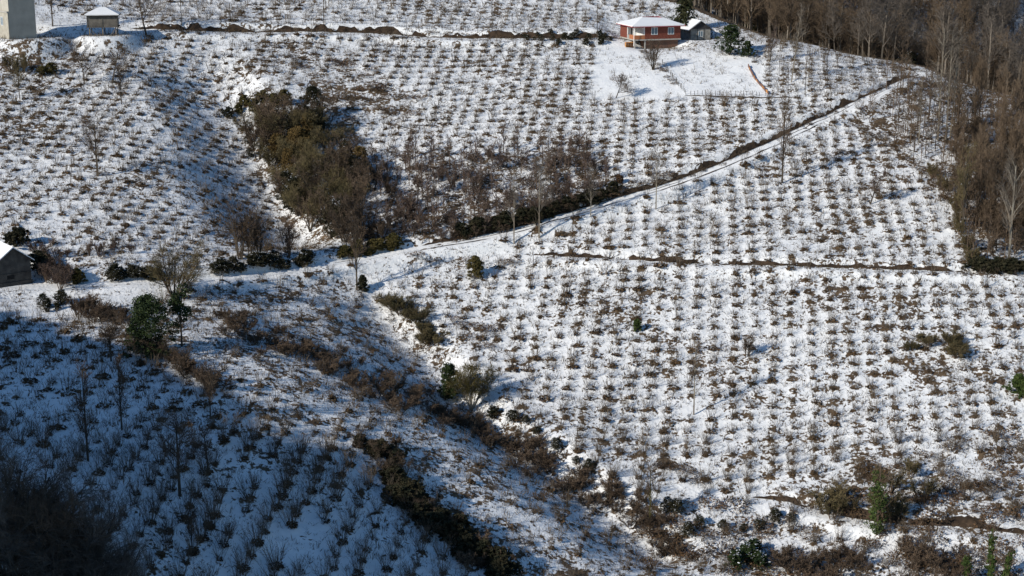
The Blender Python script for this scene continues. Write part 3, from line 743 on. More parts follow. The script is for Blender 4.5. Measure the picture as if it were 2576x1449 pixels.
g = Bx(); g.slab([(-5, -.5, 1.75), (.95, -.5, 1.75), (.95, 4, 2.5), (-5, 4, 2.5)], .1); g.obj('roof', M['wood_dark'], b2)
g = Bx(); g.slab([(-5, -.5, 2.06), (.95, -.5, 2.06), (.95, 4, 2.82), (-5, 4, 2.82)], .3); g.obj('roof_snow', M['snowcap'], b2)

# ------------------------------------------------------------------ fences, poles, edging
def fence(name, L, step, hgt, label, seed, lean=.06, wires=2, r=.06):
    P = resample(GL(L), step) if len(L) else L
    rr = np.random.RandomState(seed); t = empty(name, (P[0, 0], P[0, 1], float(H(P[0, 0], P[0, 1]))), label, 'fence')
    O = np.array(t.location); tops = []
    for x, y in P:
        x += rr.normal(0, .08); y += rr.normal(0, .08); z = float(H(x, y)); hh = hgt * rr.uniform(.75, 1.2)
        a = np.array([x, y, z - .3]) - O; b = a + [rr.normal(0, lean), rr.normal(0, lean), hh + .3]; tops.append(b)
        g = Bx(); g.prisms(a[None], b[None], np.array([r * rr.uniform(.8, 1.2)]), np.array([r * .8])); g.obj('post', M['post'], t)
    tops = np.array(tops); g = Bx()
    for k in range(wires):
        q = tops - [0, 0, .15 + .45 * k]; g.prisms(q[:-1], q[1:], np.full(len(q) - 1, .008), np.full(len(q) - 1, .008))
    g.obj('wire', M['wire'], t)
fence('wire_fence', [(1665, 158), (1690, 195), (1706, 218), (1722, 232)], .75, 1.0, 'wire fence of short stakes down the left edge of the snowy garden', 1)
fence('wire_fence', [(1726, 238), (1800, 240), (1870, 241), (1932, 241)], .72, .9, 'wire fence of short stakes along the lower edge of the snowy garden', 2)
fence('wire_fence', [(640, 64), (760, 64), (900, 60), (960, 62), (1030, 74), (1120, 78), (1210, 80), (1300, 82), (1380, 82)], 2.3, 1.3, 'long wire fence on thin posts above the upper road bank', 3)
def pole(u, v, vt, label, lean=0):
    p = G(u, v); hh = (v - vt) * p[1] / FPX
    t = empty('utility_pole', p, label, 'utility pole'); g = Bx(); g.prisms(np.array([[0, 0, -.4]]), np.array([[lean, 0, hh]]), np.array([.11]), np.array([.07])); g.obj('pole', M['post'], t)
    g = Bx(); g.box(lean - .5, lean + .5, -.05, .05, hh - .45, hh - .35); g.obj('crossarm', M['post'], t)
pole(457, 62, -8, 'thin dark pole in the orchard right of the leaning tree'); pole(815, 63, -8, 'thin dark pole standing above the upper road bank, left of two'); pole(1238, 79, -8, 'thin dark pole above the upper road bank with a tall bare shaft')
pole(1502, 96, 10, 'short dark pole beside the upper road left of the brick house')
# low edging of amber and brown boards at the right of the garden
L = resample(GL([(1882, 168), (1893, 190), (1905, 208), (1918, 222), (1934, 238)]), .55)
t = empty('board_edging', (L[0, 0], L[0, 1], float(H(*L[0]))), 'low edging of rusty brown and amber boards at the garden corner', 'edging'); O = np.array(t.location); rr = np.random.RandomState(8)
for a, b in zip(L[:-1], L[1:]):
    za, zb = float(H(*a)), float(H(*b)); hh = rr.uniform(.35, .65); g = Bx()
    n = np.array([-(b - a)[1], (b - a)[0], 0]); n = n / np.linalg.norm(n) * .05
    A = np.array([a[0], a[1], za]) - O; B = np.array([b[0], b[1], zb]) - O
    g.add([A - n - [0, 0, .2], B - n - [0, 0, .2], B - n + [0, 0, hh], A - n + [0, 0, hh], A + n - [0, 0, .2], B + n - [0, 0, .2], B + n + [0, 0, hh], A + n + [0, 0, hh]], [(0, 1, 2, 3), (5, 4, 7, 6), (3, 2, 6, 7), (0, 3, 7, 4), (1, 5, 6, 2)])
    g.obj('board', M['amber'] if rr.rand() < .3 else M['brick_dark'], t)
# ------------------------------------------------------------------ trees
SPR = 1.6
def tree_geo(kind, h, seed, w=1., lean=0., bend=0., snow=False):
    """returns (trunk Geo, crown Geo)"""
    rng = np.random.RandomState(seed); T = Geo(); Cr = Geo()
    if kind == 'spread':                                    # fruit or nut tree: short bole, wide crown
        t = trunk(h * .85, .018 * h + .05, (lean, 0), (bend, 0)); a = spawn(rng, t, 11, .32, 1, .55 * w, .95, .22, .55, .45, .03)
        b = spawn(rng, a, 7, .2, 1, .78, .75, .12, .6, .5, .014); c = spawn(rng, b, 6, .15, 1, .82, .7, .05, .7, .4, .009); d = spawn(rng, c, 3, .2, 1, .85, .7, 0, .8, .4, .008)
        T.prisms(*segs(t, 6)); T.prisms(*segs(a, 4)); Cr.prisms(*segs(b, 3)); Cr.ribbons(*segs(c, 2), rng); Cr.ribbons(*segs(d, 1), rng)
    elif kind == 'upright':                                 # tall tree with steep limbs
        t = trunk(h * .97, .012 * h + .04, (lean, 0), (bend, 0)); a = spawn(rng, t, 16, .22, .98, .40 * w, .42, .22, .5, .55, .025)
        b = spawn(rng, a, 8, .2, 1, .62, .5, .15, .6, .5, .013); c = spawn(rng, b, 6, .2, 1, .8, .55, .08, .7, .4, .009)
        T.prisms(*segs(t, 8)); T.prisms(*segs(a, 4)); Cr.prisms(*segs(b, 2)); Cr.ribbons(*segs(c, 2), rng)
    elif kind == 'birch':                                   # slim pale stem, light crown
        t = trunk(h, .007 * h + .05, (lean, 0), (bend, 0)); a = spawn(rng, t, 22, .3, 1, .25 * w, .6, .18, .4, .6, .018)
        b = spawn(rng, a, 7, .2, 1, .75, .6, .05, .6, .4, .011); c = spawn(rng, b, 4, .2, 1, .8, .6, 0, .7, .4, .008)
        T.prisms(*segs(t, 8, .2)); T.prisms(*segs(a, 3)); Cr.ribbons(*segs(b, 2), rng); Cr.ribbons(*segs(c, 1), rng)
    elif kind == 'sapling':
        t = trunk(h, .005 * h + .03, (lean, 0), (bend, 0)); a = spawn(rng, t, 14, .3, 1, .22 * w, .5, .15, .4, .6, .012); b = spawn(rng, a, 5, .2, 1, .75, .6, .05, .6, .4, .008)
        T.prisms(*segs(t, 5, .2)); Cr.ribbons(*segs(a, 2), rng); Cr.ribbons(*segs(b, 1), rng)
    elif kind == 'multi':                                   # several stems from one stool
        t = stems(rng, 7, h, .38 * w, .010 * h + .03, .35, .3, .1); a = spawn(rng, t, 9, .25, 1, .34, .5, .15, .5, .5, .018)
        b = spawn(rng, a, 7, .2, 1, .75, .6, .06, .6, .4, .010); c = spawn(rng, b, 4, .2, 1, .8, .6, 0, .7, .4, .008)
        T.prisms(*segs(t, 5)); T.prisms(*segs(a, 3)); Cr.ribbons(*segs(b, 2), rng); Cr.ribbons(*segs(c, 1), rng)
    elif kind == 'bushy':                                   # dense rounded willow like crown
        t = stems(rng, 9, h * .75, .75 * w, .012 * h + .03, .3, .3, .1); a = spawn(rng, t, 12, .3, 1, .45, .6, .12, .5, .4, .018)
        b = spawn(rng, a, 9, .15, 1, .7, .7, .05, .6, .4, .010); c = spawn(rng, b, 5, .2, 1, .8, .7, 0, .7, .4, .008)
        T.prisms(*segs(t, 4)); T.prisms(*segs(a, 3)); Cr.ribbons(*segs(b, 2), rng); Cr.ribbons(*segs(c, 1), rng)
    elif kind == 'evergreen':                               # clumps of small leaves with gaps
        t = trunk(h * .9, .016 * h + .04, (lean, 0), (bend, 0)); a = spawn(rng, t, 16, .3, 1, .42 * w, .85, .15, .5, .55, .03)
        T.prisms(*segs(t, 5)); T.prisms(*segs(a, 3)); n = 46
        k = rng.randint(0, len(a.P), n); tt = rng.uniform(.35, 1.05, n); c = at(a, tt, k); r = h * .085 * (.6 + .9 * rng.rand(n))
        leafy(Cr, rng, c, r, int(34), .12 + .008 * h, snow)
    elif kind == 'evershrub':                               # leafy to the ground
        n = 70 + int(14 * h); z = rng.rand(n) ** .8; rad = h * .46 * w * np.sqrt(np.clip(1.05 - z ** 2, .1, 1)) * np.sqrt(rng.rand(n)); a_ = rng.rand(n) * 6.283; rad = rad * (.55 + .9 * vnoise(a_ * 1.3, z * 2.5, 1, seed % 50))
        c = np.stack([rad * np.cos(a_) + lean * z * h, rad * np.sin(a_), z * h * .9 + .1], 1); r = h * .075 * (.5 + 1.1 * rng.rand(n))
        st = stems(rng, 10, h * .9, .5 * w, .04, .3); T.prisms(*segs(st, 3)); leafy(Cr, rng, c, r, 60, .085 + .006 * h, snow); tw = spawn(rng, st, 9, .3, 1.05, .35, .6, .1, .5, .5, .012); Cr.ribbons(*segs(tw, 1), rng)
    elif kind == 'conifer':
        t = trunk(h, .018 * h + .06, (lean, 0), (bend, 0)); T.prisms(*segs(t, 8, .15))
        a = spawn(rng, t, 60, .32, .99, .36 * w, 1.5, -.22, .3, .82, .02, .08); Cr.prisms(*segs(a, 3))
        k = np.repeat(np.arange(len(a.P)), 46); tt = rng.uniform(.1, 1.05, len(k)); c = at(a, tt, k)
        c = c + rng.normal(size=c.shape) * [.22, .22, .12]; c[:, 2] -= np.abs(rng.normal(0, .25, len(c)))
        Cr.leaves(c, .26, rng, 0, .1)
    return T, Cr
def leafy(Cr, rng, c, r, n, size, snow):
    k = np.repeat(np.arange(len(c)), n); d = unit(rng.normal(size=(len(k), 3))) * (rng.rand(len(k)) ** .45)[:, None]
    P = c[k] + d * r[k, None] * [1, 1, .75]; P[:, 2] = np.maximum(P[:, 2], .02)
    Cr.leaves(P, size, rng, 0, .25)
    if snow:
        k2 = rng.choice(len(c), max(3, len(c) // 3), False); k2 = np.repeat(k2, 4); P = c[k2] + rng.normal(size=(len(k2), 3)) * r[k2, None] * .4; P[:, 2] += r[k2] * .8
        Cr.leaves(P, size * 1.1, rng, 1, .85)
_bank = {}
PARTS = {'spread': ('trunk', 'branches'), 'upright': ('trunk', 'branches'), 'birch': ('trunk', 'branches'), 'sapling': ('trunk', 'branches'), 'multi': ('stems', 'branches'), 'bushy': ('stems', 'branches'),
         'evergreen': ('trunk', 'crown'), 'evershrub': ('stems', 'foliage'), 'conifer': ('trunk', 'crown')}
CLEAR = []
def plant(kind, p, h, label, name, cat_, mats, group=None, w=1., lean=0., bend=0., variant=None, snow=False, rz=None, seed=None):
    """one tree or shrub: an Empty with its trunk and crown; variants share their meshes"""
    rr = np.random.RandomState((seed if seed is not None else int(p[0] * 37 + p[1] * 91)) % 100003)
    key = (kind, variant, mats, snow) if variant is not None else None
    if key and key in _bank:
        h0, srcs = _bank[key]; t = empty(name, p, label, cat_, group, rr.rand() * 6.28 if rz is None else rz, (h / h0 * w, h / h0 * w, h / h0))
        for s_ in srcs:
            c = s_.copy(); scn.collection.objects.link(c); c.parent = t
        return t
    T, Cr = tree_geo(kind, h, rr.randint(99999) if variant is None else 500 + variant, w, lean, bend, snow)
    t = empty(name, p, label, cat_, group, (rr.rand() * 6.28 if key else 0) if rz is None else rz, 1)
    n1, n2 = PARTS[kind]
    objs = [T.obj(n1, [M[mats[0]]], t), Cr.obj(n2, [M[mats[1]], M['snowcap']] if snow else [M[mats[1]]], t)]
    if key: _bank[key] = (h, objs)
    return t
def hgt(u, vb, vt, y): 
    q = at_y(u, vt, y); return q[2]
def tree(kind, u, vb, vt, label, mats=('bark', 'twig'), name='bare_tree', cat_='tree', w=1., lean=0., bend=0., **k):
    p = G(u, vb); h = hgt(u, vt if vt is not None else 0, vt, p[1]) - p[2]
    return plant(kind, p - [0, 0, .05], h, label, name, cat_, mats, w=w, lean=lean, bend=bend, **k)
B_, PB = ('bark', 'twig'), ('pale_bark', 'grey_twig')
TREES = [
 ('upright', 133, 66, -70, 'dark bare tree between the concrete house and the granary', B_, dict(w=1.2)),
 ('spread', 371, 92, -45, 'big bare tree with a leaning curved trunk right of the granary', B_, dict(w=1.0, lean=-.25, bend=.1)),
 ('spread', 212, 212, 124, 'crooked bare fruit tree on the left slope, left of a close pair', B_, dict(w=1.0, bend=-.15, lean=.05)),
 ('spread', 281, 209, 112, 'bare fruit tree leaning right on the left slope, right of a close pair', B_, dict(w=.85, lean=.25, bend=.0)),
 ('upright', 306, 262, 178, 'small bare tree below the pair of fruit trees on the left slope', B_, dict(w=.9)),
 ('spread', 246, 443, 290, 'lone bare tree with a straight bole and rounded crown on the left slope', B_, dict(w=.8)),
 ('sapling', 178, 450, 372, 'thin leaning sapling left of the lone round crowned tree', B_, dict(lean=.12)),
 ('upright', 50, 250, 165, 'scrubby bare tree near the left edge of the upper slope', ('bark', 'olive_twig'), dict(w=1.1)),
 ('upright', 898, 730, 556, 'tall forked bare tree standing below the track at the gully mouth', B_, dict(w=.8)),
 ('birch', 1293, 612, 432, 'pale slender birch by the track, leftmost of four', PB, dict()),
 ('birch', 1356, 598, 412, 'pale slender birch by the track with a forked top, second of four from the left', PB, dict(w=1.2)),
 ('birch', 1486, 545, 425, 'pale slender birch by the track, third of four from the left', PB, dict(w=1.1)),
 ('birch', 1650, 526, 365, 'pale slender birch by the track, rightmost of four', PB, dict(w=.9)),
 ('upright', 1967, 460, 258, 'tall bare tree with a narrow steep crown below the bend of the track', B_, dict(w=.85)),
 ('spread', 2188, 514, 425, 'small leaning bare tree in the right orchard casting a long shadow', ('bark', 'red_twig'), dict(w=.55, lean=.22, bend=.1)),
 ('spread', 1548, 247, 188, 'bare bushy tree leaning right on the snowy field below the house', B_, dict(w=1.15, lean=.35)),
 ('multi', 1643, 176, 100, 'bare many stemmed tree in front of the brick house basement', ('bark', 'twig'), dict(w=.8)),
 ('upright', 1936, 156, 62, 'dark leaning trunk with a reddish crown right of the evergreen tree', ('bark', 'red_twig'), dict(w=.7, lean=.1)),
 ('birch', 1990, 207, 22, 'tall pale birch with a forked top near the crest', PB, dict(lean=.1)),
 ('birch', 2358, 352, 70, 'tallest pale birch at the wood edge, left of a trio', PB, dict(w=.8)),
 ('birch', 2379, 352, 80, 'tall pale birch at the wood edge, middle of a trio', PB, dict(w=.8)),
 ('birch', 2390, 345, 92, 'tall pale birch at the wood edge, right of a trio', PB, dict(w=.9, lean=.03)),
 ('birch', 2311, 357, 205, 'slim white birch left of the tall birch trio', PB, dict(w=.6)),
 ('upright', 2537, 656, 408, 'pale bare tree with grey crown at the far right above the terrace', PB, dict(w=.9)),
 ('upright', 2420, 588, 380, 'tree with an olive lichen crown at the corner of the right orchard', ('bark', 'olive_twig'), dict(w=.8)),
 ('birch', 1745, 1043, 860, 'slender bare poplar standing alone in the lower right orchard', ('pale_bark', 'twig'), dict(w=.8)),
 ('multi', 1878, 898, 842, 'taller brown bush shaped tree among the right orchard rows', ('bark', 'twig'), dict(w=.7)),
 ('upright', 1634, 1328, 1180, 'slim tree with a mossy trunk above the bottom thicket', ('olive', 'twig'), dict(w=.7)),
 ('upright', 222, 1160, 925, 'dark bare tree in the shade, tall and narrow, far left', B_, dict(w=.7)),
 ('upright', 307, 1082, 905, 'dark bare tree in the shade with a straight trunk right of the narrow one', B_, dict(w=.7)),
 ('spread', 453, 1248, 1035, 'broad dark bare tree in the middle of the shaded slope', B_, dict(w=.75)),
 ('spread', 524, 1195, 1065, 'dark bare tree in the shade with a tufted crown on a bent trunk', B_, dict(w=.55, bend=-.05)),
 ('upright', 530, 1052, 925, 'dark bare tree on the edge of the shade', B_, dict(w=.9)),
 ('spread', 280, 909, 795, 'wide bare tree at the top of the shaded slope below the evergreens', B_, dict(w=.9)),
 ('upright', 484, 1387, 1270, 'small dark bare tree near the bottom of the shaded slope', B_, dict(w=.7)),
 ('sapling', 330, 1290, 1200, 'thin dark sapling in the shade beside the broad bare tree', B_, dict()),
]
for kind, u, vb, vt, label, mats, k in TREES:
    tree(kind, u, vb, vt, label, mats, 'birch_tree' if kind == 'birch' and 'poplar' not in label else 'bare_tree', **k)
# evergreens and special trees
tree('conifer', 1722, 98, -10, 'tall drooping conifer between the brick house and the grey house', ('bark', 'conifer'), 'conifer_tree', w=1.5)
tree('evershrub', 1835, 138, 56, 'dense dark green tree right of the grey house', ('bark', 'evergreen'), 'evergreen_tree', w=.95, snow=True)
tree('evershrub', 1880, 142, 100, 'low dark evergreen bush right of the dense green tree', ('bark', 'evergreen'), 'evergreen_bush', 'bush', w=1., snow=True)
tree('evershrub', 378, 892, 732, 'big dark green evergreen tree at the top of the shaded slope', ('bark', 'evergreen'), 'evergreen_tree', w=.85)
tree('evergreen', 458, 870, 720, 'evergreen tree with a bare lower trunk beside the big dark green one', ('bark', 'evergreen'), 'evergreen_tree', w=.75)
tree('bushy', 440, 752, 588, 'wide olive brown willow with a rounded twiggy crown above the track', ('twig', 'olive_twig'), 'willow_tree', w=1.05)
for i, (u, vb, vt) in enumerate(((604, 652, 510), (632, 652, 530), (652, 650, 548))):
    tree('multi', u, vb, vt, ['leftmost', 'middle', 'rightmost'][i] + ' of three thin many stemmed alders beside the gully wood', ('bark', 'twig'), 'alder_tree', w=.55)
tree('multi', 727, 650, 548, 'reddish bare tree at the lower left of the gully wood', ('twig', 'red_twig'), 'bare_tree', w=.75)
tree('bushy', 1186, 1030, 882, 'olive brown many stemmed tree in the lower gully', ('pale_bark', 'olive'), 'bare_tree', w=.75)
tree('evershrub', 1130, 1000, 908, 'dark evergreen bush left of the olive brown gully tree', ('bark', 'evergreen'), 'evergreen_bush', 'bush', w=.6, snow=True)
tree('evershrub', 912, 732, 690, 'small dark conical bush at the foot of the forked tree', ('bark', 'dark_green'), 'evergreen_bush', 'bush', w=.6)
tree('evershrub', 1196, 700, 640, 'dark leaning bush on the path junction', ('bark', 'olive'), 'evergreen_bush', 'bush', w=.7)
tree('evershrub', 1602, 830, 803, 'small green bush among the right orchard rows', ('bark', 'ivy'), 'evergreen_bush', 'bush', w=.9)
def ivy(u, vb, vt, label, w, lean=0.):
    p = G(u, vb); h = hgt(u, vt, vt, p[1]) - p[2]; rr = np.random.RandomState(int(u))
    t = empty('ivy_tree', p, label, 'tree'); T = Geo(); b = trunk(h * 1.05, .18, (lean, 0)); T.prisms(*segs(b, 6)); a = spawn(rr, b, 26, .3, 1.0, .30, .8, .15, .4, .3, .016); T.prisms(*segs(a, 3)); c = spawn(rr, a, 5, .2, 1, .5, .6, 0, .6, .4, .01); T.ribbons(*segs(c, 2), rr)
    T.obj('trunk', M['twig'], t)
    n = 60; z = np.sort(rr.rand(n)); c = np.stack([rr.normal(0, .35 * w, n) + lean * z * h, rr.normal(0, .35 * w, n), z * h * .95], 1); g = Geo()
    leafy(g, rr, c, np.full(n, .5 * w) * (.6 + .8 * rr.rand(n)), 40, .13, False); g.obj('ivy', M['ivy'], t)
ivy(2205, 1345, 1178, 'tree trunk thickly covered in bright green ivy at lower right', 1.1)
ivy(2488, 1475, 1330, 'slim ivy covered trunk at the bottom right, tallest of three', .55); ivy(2428, 1475, 1395, 'slim ivy covered trunk at the bottom right, left of three', .5); ivy(2524, 1480, 1385, 'slim leaning ivy covered trunk at the bottom right, right of three', .45, .1)

# ------------------------------------------------------------------ shrubs, hedges and thickets
SPR = 1.3
srng = np.random.RandomState(21)
def along(pts, n, jit):
    p = np.array(pts, float); d = np.r_[0, np.cumsum(np.hypot(*np.diff(p, axis=0).T))]; s = (np.arange(n) + srng.rand(n)) / n * d[-1]
    return np.c_[np.interp(s, d, p[:, 0]), np.interp(s, d, p[:, 1])] + srng.normal(size=(n, 2)) * jit
def inside(zone, n, box):
    out = []
    while len(out) < n:
        u, v = srng.uniform(box[0], box[2]), srng.uniform(box[1], box[3])
        if zone(np.array(u), np.array(v)): out.append((u, v))
    return np.array(out)
def bramble_geo(seed, leaf, dense=1.):
    rr = np.random.RandomState(seed); s = Geo(); l = Geo()
    b = stems(rr, 26, 1.5, 1.35, .014, .9, .4, .4); b.C[:, 2] -= .45; s.ribbons(*segs(b, 3), rr); tw = spawn(rr, b, 8, .2, 1, .5, .7, 0, .7); s.ribbons(*segs(tw, 1), rr)
    n = int(140 * dense); a = rr.rand(n) * 6.283; rad = 1.5 * np.sqrt(rr.rand(n)); hh = .75 * (1 - (rad / 1.6) ** 2) * rr.rand(n) ** .6 * (.6 + .8 * vnoise(rad * np.cos(a), rad * np.sin(a), .7, seed))
    l.leaves(np.stack([rad * np.cos(a), rad * np.sin(a), hh + .03], 1), .12, rr, 0, .3)
    return s, l
_bb = {}
def bramble(u, v, sc, label, leaf, group, seed=None, name='bramble_patch', cat_='bramble', st='twig'):
    p = G(u, v); k = (srng.randint(4), leaf, st)
    t = empty(name, p, label, cat_, group, srng.rand() * 6.28, (sc * srng.uniform(.8, 1.3), sc * srng.uniform(.8, 1.3), sc * srng.uniform(.75, 1.3)))
    if k in _bb:
        for s_ in _bb[k]:
            c = s_.copy(); scn.collection.objects.link(c); c.parent = t
    else:
        s, l = bramble_geo(300 + k[0], leaf); _bb[k] = [s.obj('stems', M[st], t), l.obj('leaves', M[leaf], t)]
def shrubs(pts, kind, mats, h, label, name, cat_, group, nvar=4, w=1., snow=False, hj=.35):
    for u, v in pts:
        p = G(u, v); hh = h * srng.uniform(1 - hj, 1 + hj)
        plant(kind, p - [0, 0, .05], hh, label, name, cat_, mats, group, w=w, variant=srng.randint(nvar), snow=snow, seed=srng.randint(99999))
# the wooded gully
def gw(lab, pts, kind, mats, h, name, w=1., snow=False): shrubs(pts, kind, mats, h, lab, name, 'tree', lab.replace('tree', 'trees'), 3, w, snow, .2)
gw('bare brown tree in the wooded gully', [(635, 372), (668, 345), (700, 330), (735, 322), (765, 340), (650, 400), (690, 400), (755, 470), (720, 520), (800, 520), (850, 470), (900, 500), (860, 560), (880, 420), (820, 330), (905, 545), (935, 480), (830, 600), (700, 370), (780, 580), (870, 610), (920, 600)], 'multi', ('bark', 'twig'), 7.0, 'bare_tree', 1.1)
gw('olive leaved tree in the wooded gully', [(660, 320), (690, 430), (735, 400), (770, 430), (810, 560), (870, 530), (645, 345), (750, 540), (795, 470), (840, 540), (720, 350), (710, 470), (760, 500), (680, 390), (850, 500), (775, 340), (825, 380)], 'bushy', ('bark', 'olive_twig'), 7.0, 'olive_tree', 1.1)
gw('tree with ochre dead leaves in the wooded gully', [(748, 395), (768, 405), (700, 405), (730, 440), (870, 445), (905, 440), (775, 360)], 'evershrub', ('twig', 'ochre'), 5.0, 'ochre_tree', .9)
gw('dark ivy green tree in the wooded gully', [(790, 350), (786, 300), (830, 440), (870, 420), (720, 500), (745, 530), (850, 590), (890, 470)], 'evershrub', ('bark', 'dark_green'), 6.0, 'ivy_tree', .9, True)
shrubs([(600, 285), (615, 270), (640, 280), (660, 260), (690, 268), (715, 262)], 'evershrub', ('bark', 'olive'), 2.2, 'olive bush at the top of the wooded gully', 'olive_bush', 'bush', 'olive bushes at the top of the gully')
shrubs([(575, 295), (560, 285), (590, 305), (625, 360), (630, 395)], 'evershrub', ('bark', 'dark_green'), 1.6, 'dark green bush on the left edge of the wooded gully', 'evergreen_bush', 'bush', 'dark bushes left of the gully', snow=True)
# red brown bracken and bramble on the slip above the gully
for u, v in [(770, 170), (785, 190), (835, 155), (850, 162), (875, 155), (870, 165), (895, 245), (905, 225), (910, 250), (900, 265), (945, 218), (960, 225), (975, 240), (1010, 245), (1030, 245), (1055, 248), (975, 275), (985, 285), (880, 280), (855, 245), (820, 210), (935, 175), (920, 190), (740, 165), (750, 150), (880, 300), (1040, 285)]:
    bramble(u, v, srng.uniform(.75, 1.2), 'rust brown bramble patch on the snowy slip above the gully', 'rust' if srng.rand() < .6 else 'litter', 'brambles on the slip')
# the scrub right of the gully
for u, v in inside(Z_SCRUB, 60, (930, 370, 1550, 610)): bramble(u, v, srng.uniform(.6, 1.2), 'red brown bramble patch in the scrub between gully and track', 'litter', 'brambles in the scrub', st='red_twig')
shrubs(inside(Z_SCRUB, 210, (930, 370, 1550, 610)), 'sapling', ('twig', 'red_twig'), 3.6, 'thin reddish sapling in the scrub between gully and track', 'sapling', 'sapling', 'saplings in the scrub', 6, 1.4)
shrubs(along([(960, 430), (1000, 520), (960, 600)], 14, 22), 'multi', ('bark', 'twig'), 2.6, 'dark brown shrub beside the right edge of the gully wood', 'brown_shrub', 'shrub', 'shrubs right of the gully wood')
# dark hedge above the track
shrubs(along([(1150, 598), (1240, 575), (1340, 548), (1440, 520), (1540, 492)], 40, 5), 'evershrub', ('bark', 'dark_green'), 1.7, 'dark bramble bush in the hedge above the diagonal track', 'hedge_bush', 'bush', 'hedge above the track', w=1.3)
for u, v in along([(1140, 590), (1300, 550), (1450, 505), (1560, 480), (1700, 440)], 26, 6): bramble(u, v, .9, 'brown bramble patch along the hedge above the track', 'litter', 'brambles along the track hedge')
for u, v in along([(1600, 478), (1760, 428), (1900, 366), (2060, 292), (2230, 212)], 36, 4): bramble(u, v, srng.uniform(.4, .8), 'dark tuft on the bank of the upper diagonal track', 'litter_grey', 'tufts on the upper track bank', name='weed_tuft', cat_='weeds')
shrubs([(1558, 462)], 'evershrub', ('twig', 'rust'), 1.6, 'small bright rust red bush above the track hedge', 'rust_bush', 'bush', None)
# hedges along the left part of the track
shrubs(along([(270, 700), (330, 695), (400, 698)], 12, 5), 'evershrub', ('bark', 'dark_green'), 1.9, 'dark evergreen hedge bush left of the willow', 'hedge_bush', 'bush', 'hedge left of the willow', w=1.3, snow=True)
shrubs(along([(530, 690), (600, 672), (690, 668), (740, 664), (800, 645)], 20, 6), 'evershrub', ('bark', 'dark_green'), 1.8, 'dark hedge bush between the willow and the gully wood', 'hedge_bush', 'bush', 'hedge between willow and gully', w=1.3, snow=True)
shrubs([(188, 705), (196, 712)], 'evershrub', ('bark', 'olive'), 1.8, 'olive green bush beside the barn yard', 'olive_bush', 'bush', 'olive bushes by the barn yard')
shrubs([(100, 680), (112, 690), (30, 612), (45, 618)], 'evershrub', ('bark', 'dark_green'), 2.4, 'dark evergreen bush behind the barn', 'evergreen_bush', 'bush', 'evergreen bushes behind the barn')
shrubs(along([(120, 700), (160, 705), (150, 720)], 9, 8), 'multi', ('twig', 'red_twig'), 2.8, 'mauve brown twiggy shrub right of the barn', 'brown_shrub', 'shrub', 'twiggy shrubs right of the barn', w=1.2)
shrubs(along([(70, 640), (150, 640), (330, 650)], 14, 12), 'multi', ('twig', 'red_twig'), 2.0, 'reddish brown shrub on the slope behind the barn', 'brown_shrub', 'shrub', 'shrubs behind the barn')
shrubs(along([(100, 775), (135, 770), (165, 765)], 7, 6), 'evershrub', ('bark', 'dark_green'), 1.7, 'snow dusted dark bush in front of the barn', 'evergreen_bush', 'bush', 'bushes in front of the barn', snow=True)
shrubs(along([(190, 790), (250, 800), (320, 810)], 16, 7), 'multi', ('twig', 'twig'), 2.4, 'brown hedge shrub left of the big evergreen tree', 'brown_shrub', 'shrub', 'brown hedge left of the evergreens', w=1.4)
shrubs(along([(850, 640), (900, 640), (960, 625), (1010, 622)], 14, 6), 'evershrub', ('bark', 'olive'), 1.7, 'olive dark bush along the track below the gully wood', 'olive_bush', 'bush', 'bushes along the track below the gully wood', w=1.2)
shrubs(along([(850, 610), (920, 620), (990, 590)], 12, 12), 'multi', ('bark', 'twig'), 3.2, 'thin bare tree at the foot of the gully wood', 'bare_tree', 'tree', 'thin trees at the foot of the gully wood', w=.9)
# hedge down the edge of the shaded slope
shrubs(along([(330, 885), (420, 905), (480, 945), (540, 985)], 22, 7), 'multi', ('bark', 'twig'), 2.2, 'dark brown shrub in the hedge at the edge of the shade', 'brown_shrub', 'shrub', 'hedge at the edge of the shade', w=1.6)
shrubs(along([(560, 790), (650, 850), (760, 880), (860, 935), (960, 985), (1060, 1025), (1160, 1070), (1260, 1110), (1330, 1160)], 105, 16), 'multi', ('twig', 'twig'), 1.6, 'brown leafless shrub in the thicket band down the middle valley', 'brown_shrub', 'shrub', 'thicket band down the middle valley', w=1.7)
shrubs(along([(1330, 1150), (1440, 1220), (1560, 1270), (1650, 1330), (1690, 1420)], 55, 28), 'multi', ('twig', 'twig'), 1.7, 'brown leafless shrub in the lower end of the valley thicket', 'thicket_shrub', 'shrub', 'lower end of the valley thicket', w=1.6)
shrubs(along([(905, 1115), (960, 1130), (985, 1190), (1010, 1240), (1060, 1290), (1110, 1330)], 19, 13), 'evershrub', ('bark', 'dark_green'), 1.9, 'dark green bush in the hedge beside the shadow edge', 'hedge_bush', 'bush', 'dark hedge beside the shadow edge', w=1.4)
shrubs(along([(1120, 1350), (1180, 1385), (1240, 1430), (1280, 1460)], 14, 12), 'evershrub', ('bark', 'dark_green'), 1.8, 'dark bush in the lower shaded hedge at the bottom', 'hedge_bush', 'bush', 'lower shaded hedge', w=1.3)
shrubs([(985, 780), (1005, 790), (1030, 800), (1052, 815), (1068, 840), (1075, 865), (1060, 830), (1090, 865)], 'bushy', ('twig', 'olive_twig'), 3.0, 'olive brown bush in the middle gully', 'olive_bush', 'bush', 'olive bushes in the middle gully', w=1.1, snow=True)
shrubs([(1240, 1050), (1290, 1060), (1325, 1065), (1400, 1130), (1450, 1165), (1480, 1180), (1530, 1250), (1350, 1090)], 'evershrub', ('bark', 'dark_green'), 1.5, 'dark bush on the right bank of the lower gully', 'evergreen_bush', 'bush', 'dark bushes on the lower gully bank', w=1.2, snow=True)
